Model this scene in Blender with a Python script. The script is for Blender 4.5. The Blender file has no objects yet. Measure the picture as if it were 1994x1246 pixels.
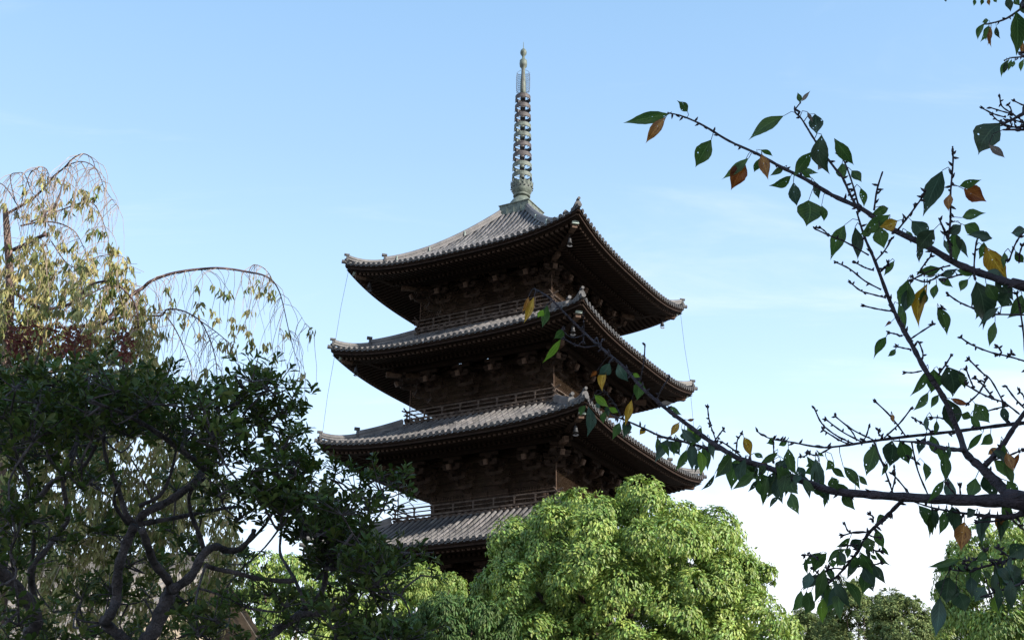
import bpy, math, random
import numpy as np
from mathutils import Vector, Matrix
rng = np.random.default_rng(7)
random.seed(7)
R = math.radians
SC = bpy.context.scene
COL = SC.collection

# ---------------------------------------------------------------- camera
PITCH, YAW, ROLL, FPX = 0.39164350, -0.00743793, 0.01458939, 2360.21
PW, PH = 1994.0, 1246.0
CAMP = np.array([0.0, 0.0, 1.6])
FW = np.array([math.sin(YAW)*math.cos(PITCH), math.cos(YAW)*math.cos(PITCH), math.sin(PITCH)])
RT0 = np.array([math.cos(YAW), -math.sin(YAW), 0.0])
UP0 = np.cross(RT0, FW)
RT = math.cos(ROLL)*RT0 + math.sin(ROLL)*UP0
UP = -math.sin(ROLL)*RT0 + math.cos(ROLL)*UP0
cd = bpy.data.cameras.new('camera')
cam = bpy.data.objects.new('camera', cd); COL.objects.link(cam)
cd.sensor_width = 36; cd.lens = 36*FPX/PW
cd.clip_start = 0.05; cd.clip_end = 3000
M = Matrix.Identity(4)
for i in range(3):
    M[i][0], M[i][1], M[i][2], M[i][3] = RT[i], UP[i], -FW[i], CAMP[i]
cam.matrix_world = M
SC.camera = cam

# ---------------------------------------------------------------- light
SUN_EL, SUN_AZ = R(25.6), R(-33.5)          # azimuth from +x, counter-clockwise
sdir = Vector((math.cos(SUN_AZ)*math.cos(SUN_EL), math.sin(SUN_AZ)*math.cos(SUN_EL), math.sin(SUN_EL)))
sl = bpy.data.lights.new('sun', 'SUN'); sl.energy = 4.6; sl.angle = R(0.53); sl.color = (1.0, 0.93, 0.82)
so = bpy.data.objects.new('sun', sl); COL.objects.link(so)
so.rotation_euler = sdir.to_track_quat('Z', 'Y').to_euler()
so.location = (20, -20, 40)
SC.view_settings.view_transform = 'Standard'
SC.view_settings.look = 'None'
SC.view_settings.gamma = 1.0
SC.view_settings.use_curve_mapping = False
SC.view_settings.exposure = 0.95

w = bpy.data.worlds.new('World'); SC.world = w; w.use_nodes = True
nt = w.node_tree; nd = nt.nodes; lk = nt.links
nd.clear()
def N(tree, t, **kw):
    n = tree.nodes.new(t)
    for k, v in kw.items(): setattr(n, k, v)
    return n
sky = N(nt, 'ShaderNodeTexSky'); sky.sky_type = 'NISHITA'; sky.sun_disc = False
sky.sun_elevation = SUN_EL; sky.sun_rotation = math.atan2(sdir.x, sdir.y)
sky.air_density = 1.0; sky.dust_density = 0.6; sky.ozone_density = 1.2; sky.altitude = 50
tc = N(nt, 'ShaderNodeTexCoord'); sep = N(nt, 'ShaderNodeSeparateXYZ')
lk.new(tc.outputs['Generated'], sep.inputs[0])
def mth(tree, op, a, b=None, c=None, clamp=False):
    n = N(tree, 'ShaderNodeMath', operation=op); n.use_clamp = clamp
    for i, v in enumerate((a, b, c)):
        if v is None: continue
        if isinstance(v, (int, float)): n.inputs[i].default_value = v
        else: tree.links.new(v, n.inputs[i])
    return n.outputs[0]
zc = mth(nt, 'MAXIMUM', sep.outputs['Z'], 0.02)
# thin veil of haze, thicker to the horizon
ramp = N(nt, 'ShaderNodeValToRGB'); cr = ramp.color_ramp
lk.new(zc, ramp.inputs[0])
cr.elements[0].position = 0.0;  cr.elements[0].color = (1, 1, 1, 1)
cr.elements[1].position = 0.75; cr.elements[1].color = (0.36, 0.36, 0.36, 1)
for p_, v_ in ((0.16, 0.92), (0.26, 0.78), (0.36, 0.62), (0.50, 0.48)):
    e = cr.elements.new(p_); e.color = (v_, v_, v_, 1)
hz = N(nt, 'ShaderNodeMix', data_type='RGBA')
lk.new(ramp.outputs[0], hz.inputs[0]); lk.new(sky.outputs[0], hz.inputs[6])
hcol = N(nt, 'ShaderNodeValToRGB'); hr = hcol.color_ramp; lk.new(zc, hcol.inputs[0])
hr.elements[0].position = 0.10; hr.elements[0].color = (0.74, 0.82, 0.95, 1)
hr.elements[1].position = 0.65; hr.elements[1].color = (0.35, 0.635, 1.0, 1)
e = hr.elements.new(0.34); e.color = (0.53, 0.735, 0.98, 1)
hs = N(nt, 'ShaderNodeVectorMath', operation='SCALE'); lk.new(hcol.outputs[0], hs.inputs[0]); hs.inputs['Scale'].default_value = 10.6
lk.new(hs.outputs[0], hz.inputs[7])
# clouds: noise on a plane high above
dvx = mth(nt, 'DIVIDE', sep.outputs['X'], mth(nt, 'ADD', zc, 0.08)); dvy = mth(nt, 'DIVIDE', sep.outputs['Y'], mth(nt, 'ADD', zc, 0.08))
cb = N(nt, 'ShaderNodeCombineXYZ'); lk.new(dvx, cb.inputs[0]); lk.new(dvy, cb.inputs[1])
mp = N(nt, 'ShaderNodeMapping'); mp.inputs['Rotation'].default_value = (0, 0, R(28)); mp.inputs['Scale'].default_value = (0.55, 1.5, 1)
mp.inputs['Location'].default_value = (3.1, 1.7, 0)
lk.new(cb.outputs[0], mp.inputs[0])
nz = N(nt, 'ShaderNodeTexNoise'); nz.inputs['Scale'].default_value = 0.9; nz.inputs['Detail'].default_value = 9; nz.inputs['Roughness'].default_value = 0.6; nz.inputs['Distortion'].default_value = 0.6
lk.new(mp.outputs[0], nz.inputs[0])
# more cloud near the horizon and towards the right
side = mth(nt, 'MULTIPLY', sep.outputs['X'], 0.34)
low = mth(nt, 'MULTIPLY', mth(nt, 'SUBTRACT', 0.325, zc), 1.7)
cv = mth(nt, 'ADD', mth(nt, 'ADD', nz.outputs[0], low), side)
cm = N(nt, 'ShaderNodeMapRange'); cm.interpolation_type = 'SMOOTHSTEP'
lk.new(cv, cm.inputs[0]); cm.inputs[1].default_value = 0.58; cm.inputs[2].default_value = 0.94
cm.inputs[3].default_value = 0.0; cm.inputs[4].default_value = 0.86
cl = N(nt, 'ShaderNodeMix', data_type='RGBA'); lk.new(cm.outputs[0], cl.inputs[0]); lk.new(hz.outputs[2], cl.inputs[6])
cl.inputs[7].default_value = (8.6, 9.0, 9.6, 1)
mp2 = N(nt, 'ShaderNodeMapping'); mp2.inputs['Rotation'].default_value = (0, 0, R(62)); mp2.inputs['Scale'].default_value = (0.8, 2.6, 1); mp2.inputs['Location'].default_value = (5.3, 0.4, 0)
lk.new(cb.outputs[0], mp2.inputs[0])
nz2 = N(nt, 'ShaderNodeTexNoise'); nz2.inputs['Scale'].default_value = 1.1; nz2.inputs['Detail'].default_value = 10; nz2.inputs['Roughness'].default_value = 0.62; nz2.inputs['Distortion'].default_value = 0.9
lk.new(mp2.outputs[0], nz2.inputs[0])
cm2 = N(nt, 'ShaderNodeMapRange'); cm2.interpolation_type = 'SMOOTHSTEP'; lk.new(mth(nt, 'ADD', nz2.outputs[0], mth(nt, 'MULTIPLY', mth(nt, 'SUBTRACT', 0.5, zc), 0.35)), cm2.inputs[0])
cm2.inputs[1].default_value = 0.56; cm2.inputs[2].default_value = 0.86; cm2.inputs[3].default_value = 0.0; cm2.inputs[4].default_value = 0.42
cl2 = N(nt, 'ShaderNodeMix', data_type='RGBA'); lk.new(cm2.outputs[0], cl2.inputs[0]); lk.new(cl.outputs[2], cl2.inputs[6]); cl2.inputs[7].default_value = (7.0, 7.4, 8.0, 1)
bg = N(nt, 'ShaderNodeBackground'); bg.inputs[1].default_value = 0.085
lk.new(cl2.outputs[2], bg.inputs[0])
wo = N(nt, 'ShaderNodeOutputWorld'); lk.new(bg.outputs[0], wo.inputs[0])

# ---------------------------------------------------------------- helpers
def px(u, v, d):
    """a point d metres out along the sight line through photo pixel (u, v)"""
    q = FW + RT*((u-PW/2)/FPX) + UP*((PH/2-v)/FPX)
    return CAMP + q/np.linalg.norm(q)*d
def tag(o, label=None, cat=None, group=None, kind=None):
    if label: o['label'] = label
    if cat: o['category'] = cat
    if group: o['group'] = group
    if kind: o['kind'] = kind
    return o
def empty(name, loc, rz=0.0):
    o = bpy.data.objects.new(name, None); COL.objects.link(o)
    o.location = tuple(float(c) for c in loc); o.rotation_euler = (0, 0, rz); o.empty_display_size = 0.3
    return o
class MB:
    def __init__(s): s.v = []; s.f = []; s.n = 0; s.uv = []; s.m = []
    def add(s, vs, fs, mi=0, uv=None):
        vs = [tuple(float(c) for c in q) for q in vs]
        s.v += vs; s.f += [tuple(i+s.n for i in f) for f in fs]; s.n += len(vs)
        s.uv += list(uv) if uv is not None else [(0.0, 0.0)]*len(vs)
        s.m += [mi]*len(fs)
    def box(s, c, e, rz=0.0, mi=0):
        cx, cy, cz = c; ex, ey, ez = e[0]/2, e[1]/2, e[2]/2
        cs, sn = math.cos(rz), math.sin(rz); vs = []
        for dz in (-ez, ez):
            for dx, dy in ((-ex, -ey), (ex, -ey), (ex, ey), (-ex, ey)):
                vs.append((cx+dx*cs-dy*sn, cy+dx*sn+dy*cs, cz+dz))
        s.add(vs, [(3,2,1,0),(4,5,6,7),(0,1,5,4),(1,2,6,5),(2,3,7,6),(3,0,4,7)], mi)
    def beam(s, pts, wd, ht, mi=0):
        """rectangular beam along pts; pts give the centre line"""
        pts = [np.array(p, float) for p in pts]; vs = []; fs = []
        for i, p in enumerate(pts):
            t = pts[min(i+1, len(pts)-1)]-pts[max(i-1, 0)]; t /= np.linalg.norm(t)
            sd = np.cross(t, (0, 0, 1)); sd /= (np.linalg.norm(sd)+1e-9); up = np.cross(sd, t)
            for a, b in ((-1,-1),(1,-1),(1,1),(-1,1)): vs.append(p+sd*a*wd/2+up*b*ht/2)
        n = len(pts)
        for i in range(n-1):
            for k in range(4):
                a = i*4+k; b = i*4+(k+1) % 4; fs.append((a, b, b+4, a+4))
        fs.append((3,2,1,0)); fs.append((n*4-4, n*4-3, n*4-2, n*4-1))
        s.add(vs, fs, mi)
    def tube(s, pts, rad, sides=6, mi=0, cap=True):
        pts = [np.array(p, float) for p in pts]; n = len(pts)
        if isinstance(rad, (int, float)): rad = [rad]*n
        vs = []; fs = []; uv = []; prev = None; L = 0.0
        for i, p in enumerate(pts):
            t = pts[min(i+1, n-1)]-pts[max(i-1, 0)]; t = t/(np.linalg.norm(t)+1e-9)
            if prev is None:
                a = np.cross(t, (0.3, 0.2, 1.0))
                if np.linalg.norm(a) < .1: a = np.cross(t, (1.0, 0.1, 0))
            else: a = prev-t*np.dot(prev, t)
            a = a/(np.linalg.norm(a)+1e-9); b = np.cross(t, a); prev = a
            if i: L += np.linalg.norm(p-pts[i-1])
            for k in range(sides):
                an = 2*math.pi*k/sides
                vs.append(p+(a*math.cos(an)+b*math.sin(an))*rad[i]); uv.append((k/sides, L))
        for i in range(n-1):
            for k in range(sides):
                q = i*sides+k; r_ = i*sides+(k+1) % sides; fs.append((q, r_, r_+sides, q+sides))
        if cap:
            fs.append(tuple(range(sides-1, -1, -1))); fs.append(tuple(n*sides-sides+k for k in range(sides)))
        s.add(vs, fs, mi, uv)
    def lathe(s, prof, c=(0,0,0), sides=20, mi=0, cap=True):
        vs = []; fs = []
        for r_, z in prof:
            for k in range(sides):
                an = 2*math.pi*k/sides; vs.append((c[0]+r_*math.cos(an), c[1]+r_*math.sin(an), c[2]+z))
        for i in range(len(prof)-1):
            for k in range(sides):
                q = i*sides+k; r2 = i*sides+(k+1) % sides; fs.append((q, r2, r2+sides, q+sides))
        if cap and prof[0][0] > 1e-4: fs.append(tuple(range(sides-1, -1, -1)))
        if cap and prof[-1][0] > 1e-4: fs.append(tuple(len(prof)*sides-sides+k for k in range(sides)))
        s.add(vs, fs, mi)
    def rot4(s):
        """copies of everything in it, turned by 90, 180 and 270 degrees about z"""
        v0, f0, u0, m0, n0 = list(s.v), list(s.f), list(s.uv), list(s.m), s.n
        for k in (1, 2, 3):
            c_, s_ = round(math.cos(k*math.pi/2)), round(math.sin(k*math.pi/2))
            s.v += [(x*c_-y*s_, x*s_+y*c_, z) for x, y, z in v0]
            s.f += [tuple(i+s.n for i in f) for f in f0]; s.uv += u0; s.m += m0; s.n += n0
        return s
    def build(s, name, mats, parent=None, smooth=False):
        me = bpy.data.meshes.new(name); me.from_pydata(s.v, [], s.f)
        if not isinstance(mats, (list, tuple)): mats = [mats]
        for m in mats: me.materials.append(m)
        if len(mats) > 1: me.polygons.foreach_set('material_index', s.m)
        if smooth: me.polygons.foreach_set('use_smooth', [True]*len(s.f))
        me.update()
        ul = me.uv_layers.new(name='UVMap')
        idx = np.empty(len(me.loops), dtype=np.int32); me.loops.foreach_get('vertex_index', idx)
        ul.data.foreach_set('uv', np.array(s.uv, dtype=np.float32)[idx].ravel())
        o = bpy.data.objects.new(name, me); COL.objects.link(o)
        if parent is not None: o.parent = parent
        return o
def side4(g, name, mats, parent, smooth=False):
    o = g.build(name, mats, parent, smooth); out = [o]
    for k in (1, 2, 3):
        c = o.copy(); COL.objects.link(c); c.rotation_euler = (0, 0, k*math.pi/2); out.append(c)
    return out
def copy_tree(o, parent=None):
    c = o.copy(); COL.objects.link(c)
    if parent is not None: c.parent = parent
    for ch in o.children: copy_tree(ch, c)
    return c

# -------- materials
def mat(name, col, rough=0.7, var=0.25, scale=8.0, bump=0.0, bscale=30.0, col2=None, spec=0.3, stretch=(1,1,1), metallic=0.0, transl=0.0, island=0.0, seg=(0.35, 0.65), coords='Object'):
    m = bpy.data.materials.new(name); m.use_nodes = True; t = m.node_tree
    b = t.nodes['Principled BSDF']; b.inputs['Roughness'].default_value = rough
    b.inputs['Specular IOR Level'].default_value = spec; b.inputs['Metallic'].default_value = metallic
    tcn = N(t, 'ShaderNodeTexCoord'); mpn = N(t, 'ShaderNodeMapping'); mpn.inputs['Scale'].default_value = stretch
    t.links.new(tcn.outputs[coords], mpn.inputs[0])
    n1 = N(t, 'ShaderNodeTexNoise'); n1.inputs['Scale'].default_value = scale; n1.inputs['Detail'].default_value = 6; n1.inputs['Roughness'].default_value = 0.65
    t.links.new(mpn.outputs[0], n1.inputs[0])
    rp = N(t, 'ShaderNodeValToRGB'); t.links.new(n1.outputs[0], rp.inputs[0])
    c2 = col2 or tuple(min(1, c*(1+var*1.6)) for c in col)
    c1 = tuple(c*(1-var) for c in col) if col2 is None else col
    rp.color_ramp.elements[0].position = seg[0]; rp.color_ramp.elements[0].color = (*c1, 1)
    rp.color_ramp.elements[1].position = seg[1]; rp.color_ramp.elements[1].color = (*c2, 1)
    out = rp.outputs[0]
    if island > 0:
        g = N(t, 'ShaderNodeNewGeometry'); hsv = N(t, 'ShaderNodeHueSaturation')
        v1 = mth(t, 'MULTIPLY_ADD', g.outputs['Random Per Island'], 2*island, 1-island)
        t.links.new(v1, hsv.inputs['Value'])
        r2 = mth(t, 'FRACT', mth(t, 'MULTIPLY', g.outputs['Random Per Island'], 17.3))
        t.links.new(mth(t, 'MULTIPLY_ADD', r2, 0.06, 0.47), hsv.inputs['Hue'])
        t.links.new(out, hsv.inputs['Color']); out = hsv.outputs[0]
    t.links.new(out, b.inputs['Base Color'])
    if bump > 0:
        n2 = N(t, 'ShaderNodeTexNoise'); n2.inputs['Scale'].default_value = bscale; n2.inputs['Detail'].default_value = 5
        t.links.new(mpn.outputs[0], n2.inputs[0])
        bp = N(t, 'ShaderNodeBump'); bp.inputs['Strength'].default_value = bump; bp.inputs['Distance'].default_value = 0.05
        t.links.new(n2.outputs[0], bp.inputs['Height']); t.links.new(bp.outputs[0], b.inputs['Normal'])
    if transl > 0:
        tr = N(t, 'ShaderNodeBsdfTranslucent'); mx = N(t, 'ShaderNodeMixShader'); mx.inputs[0].default_value = transl
        hs2 = N(t, 'ShaderNodeHueSaturation'); hs2.inputs['Value'].default_value = 1.5; hs2.inputs['Saturation'].default_value = 1.1
        t.links.new(out, hs2.inputs['Color']); t.links.new(hs2.outputs[0], tr.inputs[0])
        o_ = t.nodes['Material Output']
        t.links.new(b.outputs[0], mx.inputs[1]); t.links.new(tr.outputs[0], mx.inputs[2]); t.links.new(mx.outputs[0], o_.inputs[0])
    return m
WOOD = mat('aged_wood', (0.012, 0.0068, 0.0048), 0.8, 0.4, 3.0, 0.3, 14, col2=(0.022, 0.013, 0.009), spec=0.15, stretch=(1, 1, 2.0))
WOODL = mat('sunlit_wood', (0.050, 0.030, 0.021), 0.8, 0.4, 4.0, 0.3, 20, col2=(0.125, 0.082, 0.060), spec=0.15)  # paler copy of the dark timber; sunlit tone put into its colour
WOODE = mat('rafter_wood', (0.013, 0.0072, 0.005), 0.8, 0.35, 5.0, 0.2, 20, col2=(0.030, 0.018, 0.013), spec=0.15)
TILE = mat('roof_tile', (0.050, 0.049, 0.054), 0.55, 0.4, 1.1, 0.35, 9, col2=(0.175, 0.162, 0.155), spec=0.4, island=0.28, seg=(0.28, 0.72))
TILEP = mat('pan_tile', (0.022, 0.022, 0.026), 0.7, 0.4, 3.0, 0.5, 8, col2=(0.065, 0.063, 0.066))
TILEE = mat('end_tile', (0.030, 0.030, 0.033), 0.65, 0.4, 5.0, 0.2, 12, col2=(0.105, 0.10, 0.098))
PATINA = mat('copper_patina', (0.060, 0.070, 0.058), 0.6, 0.4, 3.6, 0.25, 12, col2=(0.150, 0.175, 0.145), spec=0.4)
PATINB = mat('brown_bronze', (0.045, 0.036, 0.036), 0.6, 0.4, 4.0, 0.25, 12, col2=(0.105, 0.092, 0.09))
CAPM = mat('pale_copper_cap', (0.30, 0.36, 0.32), 0.5, 0.2, 5.0)
IRON = mat('dark_bronze', (0.02, 0.02, 0.022), 0.5, 0.3, 6.0, col2=(0.05, 0.05, 0.055))
WOODT = mat('sunlit_rafter_tip', (0.030, 0.019, 0.014), 0.8, 0.35, 5.0, 0.2, 20, col2=(0.085, 0.054, 0.040), spec=0.15)  # lighter than the rafters: sun on their end faces painted in
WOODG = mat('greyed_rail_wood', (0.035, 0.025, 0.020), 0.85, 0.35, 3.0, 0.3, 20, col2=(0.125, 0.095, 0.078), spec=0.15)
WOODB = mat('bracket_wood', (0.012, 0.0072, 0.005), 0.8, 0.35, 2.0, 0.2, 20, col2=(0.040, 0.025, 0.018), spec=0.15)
PLAST = mat('plaster', (0.30, 0.25, 0.20), 0.9, 0.15, 2.0)
GND = mat('ground_gravel', (0.09, 0.08, 0.06), 0.95, 0.3, 0.6, 0.4, 20, col2=(0.16, 0.145, 0.12))
BARK1 = mat('evergreen_bark', (0.038, 0.032, 0.034), 0.85, 0.4, 9.0, 0.9, 40, col2=(0.135, 0.115, 0.12))
BARKC = mat('cherry_bark', (0.018, 0.013, 0.016), 0.7, 0.4, 30.0, 0.5, 90, col2=(0.055, 0.040, 0.048), stretch=(1, 1, 2))
BARKW = mat('weeping_bark', (0.13, 0.085, 0.075), 0.85, 0.4, 8.0, 0.6, 26, col2=(0.30, 0.215, 0.185))
BARKD = mat('arching_branch_bark', (0.045, 0.026, 0.030), 0.8, 0.4, 12.0, 0.4, 30, col2=(0.12, 0.08, 0.08))
TWIGW = mat('pale_twig', (0.17, 0.12, 0.10), 0.8, 0.3, 6.0, col2=(0.40, 0.31, 0.25))
BARKT = mat('camphor_bark', (0.07, 0.05, 0.04), 0.9, 0.4, 3.0, 0.5, 12)
L_BUSH = mat('evergreen_leaf', (0.036, 0.054, 0.013), 0.45, 0.3, 1.4, col2=(0.084, 0.118, 0.030), spec=0.2, transl=0.25, island=0.5)
L_RED = mat('withered_leaf', (0.12, 0.040, 0.028), 0.8, 0.3, 6.0, transl=0.3, island=0.4)
L_CAM = mat('camphor_leaf', (0.100, 0.170, 0.034), 0.45, 0.25, 0.7, col2=(0.275, 0.360, 0.085), spec=0.35, transl=0.16, island=0.35)
L_CAM2 = mat('yellow_green_leaf', (0.16, 0.23, 0.055), 0.5, 0.2, 0.8, col2=(0.26, 0.33, 0.085), spec=0.4, transl=0.32, island=0.25)
L_DARK = mat('deep_green_leaf', (0.050, 0.085, 0.028), 0.5, 0.25, 0.8, col2=(0.085, 0.145, 0.040), spec=0.2, transl=0.2, island=0.3)
L_CON = mat('cypress_leaf', (0.095, 0.135, 0.045), 0.7, 0.25, 0.6, col2=(0.180, 0.225, 0.080), transl=0.15, island=0.3)
L_WEEP = mat('weeping_leaf', (0.075, 0.115, 0.022), 0.6, 0.3, 2.6, col2=(0.42, 0.36, 0.17), transl=0.35, island=0.4)

def net_mat():
    m = bpy.data.materials.new('bird_net_mesh'); m.use_nodes = True; t = m.node_tree; t.nodes.clear()
    d = N(t, 'ShaderNodeBsdfDiffuse'); tr = N(t, 'ShaderNodeBsdfTransparent'); mx = N(t, 'ShaderNodeMixShader'); o_ = N(t, 'ShaderNodeOutputMaterial')
    tcn = N(t, 'ShaderNodeTexCoord'); n1 = N(t, 'ShaderNodeTexNoise'); n1.inputs['Scale'].default_value = 0.5; n1.inputs['Detail'].default_value = 3
    t.links.new(tcn.outputs['Object'], n1.inputs[0])
    rp = N(t, 'ShaderNodeValToRGB'); t.links.new(n1.outputs[0], rp.inputs[0])
    rp.color_ramp.elements[0].color = (0.085, 0.056, 0.038, 1); rp.color_ramp.elements[1].color = (0.16, 0.108, 0.072, 1)
    t.links.new(rp.outputs[0], d.inputs[0])
    f = mth(t, 'MULTIPLY_ADD', n1.outputs[0], 0.14, 0.03)
    t.links.new(f, mx.inputs[0]); t.links.new(tr.outputs[0], mx.inputs[1]); t.links.new(d.outputs[0], mx.inputs[2]); t.links.new(mx.outputs[0], o_.inputs[0])
    return m
NET = net_mat()

# -------- leaf clouds
def smooth_pts(pts, rad, sub=3):
    """Catmull-Rom through 3-D points"""
    P = [np.array(p, float) for p in pts]; n = len(P)
    if n < 3: return P, list(rad)
    out = []; ro = []
    for i in range(n-1):
        p0 = P[max(i-1, 0)]; p1 = P[i]; p2 = P[i+1]; p3 = P[min(i+2, n-1)]
        for k in range(sub):
            t = k/sub
            out.append(0.5*((2*p1)+(-p0+p2)*t+(2*p0-5*p1+4*p2-p3)*t*t+(-p0+3*p1-3*p2+p3)*t**3))
            ro.append(rad[i]*(1-t)+rad[i+1]*t)
    out.append(P[-1]); ro.append(rad[-1])
    return out, ro
def unit(a): return a/(np.linalg.norm(a, axis=-1, keepdims=True)+1e-9)
T_SMALL = (np.array([(0, 0, 0), (0.45, 0.5, 0.12), (1, 0, -0.12), (0.45, -0.5, 0.12)]), [(0, 3, 2), (0, 2, 1)])
T_MED = (np.array([(0, 0, 0), (0.35, 0.30, 0.05), (0.72, 0.50, 0.03), (0.95, 0.24, -0.03), (1.0, 0, -0.05), (0.95, -0.24, -0.03), (0.72, -0.50, 0.03), (0.35, -0.30, 0.05), (0.6, 0, -0.03)]),
         [(0, 8, 2, 1), (8, 4, 3, 2), (0, 7, 6, 8), (8, 6, 5, 4)])
T_LANC = (np.array([(0, 0, 0), (0.3, 0.5, 0.08), (0.65, 0.38, 0.0), (1, 0, -0.15), (0.65, -0.38, 0.0), (0.3, -0.5, 0.08)]), [(0, 5, 4, 3), (0, 3, 2, 1)])
def leaves(name, pos, dirs, nrm, length, width, material, parent, tpl=T_SMALL):
    V, F = tpl; n = len(pos)
    d = unit(dirs); s_ = unit(np.cross(nrm, d)); u_ = np.cross(d, s_)
    L = np.asarray(length).reshape(-1, 1, 1); Wd = np.asarray(width).reshape(-1, 1, 1)
    co = pos[:, None, :]+d[:, None, :]*V[None, :, 0:1]*L+s_[:, None, :]*V[None, :, 1:2]*Wd+u_[:, None, :]*V[None, :, 2:3]*L
    co = co.reshape(-1, 3)
    k = len(V); me = bpy.data.meshes.new(name)
    me.vertices.add(n*k); me.vertices.foreach_set('co', co.astype(np.float32).ravel())
    per = sum(len(f) for f in F)
    idx = np.concatenate([np.array(f) for f in F])
    li = (np.arange(n)[:, None]*k+idx[None, :]).ravel().astype(np.int32)
    me.loops.add(n*per); me.loops.foreach_set('vertex_index', li)
    ls = []; a = 0
    for f in F: ls.append(a); a += len(f)
    st = (np.arange(n)[:, None]*per+np.array(ls)[None, :]).ravel().astype(np.int32)
    me.polygons.add(n*len(F)); me.polygons.foreach_set('loop_start', st)
    me.materials.append(material); me.update(calc_edges=True); me.validate()
    o = bpy.data.objects.new(name, me); COL.objects.link(o)
    if parent is not None: o.parent = parent
    return o

# ---------------------------------------------------------------- ground
def ground():
    g = MB(); n = 40; S = 700.0; vs = []; fs = []
    for j in range(n+1):
        for i in range(n+1):
            vs.append(((i/n-.5)*2*S, (j/n-.5)*2*S, 0))
    for j in range(n):
        for i in range(n):
            a = j*(n+1)+i; fs.append((a, a+1, a+n+2, a+n+1))
    g.add(vs, fs); tag(g.build('ground', GND), kind='structure')
ground()

# ---------------------------------------------------------------- pagoda
PAG = empty('pagoda', (0, 75.8197, 0), -0.49965934)
tag(PAG, 'tall dark timber five-storey pagoda with grey tiled roofs and bronze spire', 'pagoda')
#        h     zmid   lift  rin   a     b      net   wall  nose  znose  balc(r, floor z)
ST = [
    dict(h=9.80, zm=9.60,  li=0.65, ri=6.2, a=0.50, b=0.03,   wl=4.7,  nr=7.2, nz=8.1,   br=0,    bz=0.9),
    dict(h=9.50, zm=15.97, li=0.65, ri=5.75, a=0.52, b=0.028, wl=4.15, nr=6.9, nz=14.6,  br=5.85, bz=12.1),
    dict(h=9.21, zm=22.45, li=0.68, ri=5.45, a=0.50, b=0.022, wl=3.85, nr=6.4, nz=21.20, br=5.58, bz=18.55),
    dict(h=8.95, zm=28.57, li=0.80, ri=5.10, a=0.50, b=0.022, wl=3.55, nr=5.9, nz=27.35, br=5.27, bz=24.95),
    dict(h=8.59, zm=34.45, li=1.00, ri=1.10, a=0.42, b=0.0526, wl=3.30, nr=5.4, nz=33.55, br=4.98, bz=31.25),
]
def roof_z(s, x, r):
    q = s['h']-r
    wgt = max(0.0, min(1.0, (r-s['ri'])/(s['h']-s['ri'])))
    return s['zm']+s['a']*q+s['b']*q*q+s['li']*(min(abs(x)/s['h'], 1.0)**3.2)*wgt
def lift(s, x, r):
    return s['li']*(min(abs(x)/s['h'], 1.0)**3.2)*max(0.0, min(1.0, (r-4.0)/(s['h']-4.0)))
FLY = 2.3
def under_z(s, x, r):
    """underside line of the rafters"""
    q = s['h']-r
    if q < FLY: return s['zm']-0.62+0.20*q+lift(s, x, r)
    return s['zm']-0.62+0.20*FLY-0.26+0.30*(q-FLY)+lift(s, x, r)
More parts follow.
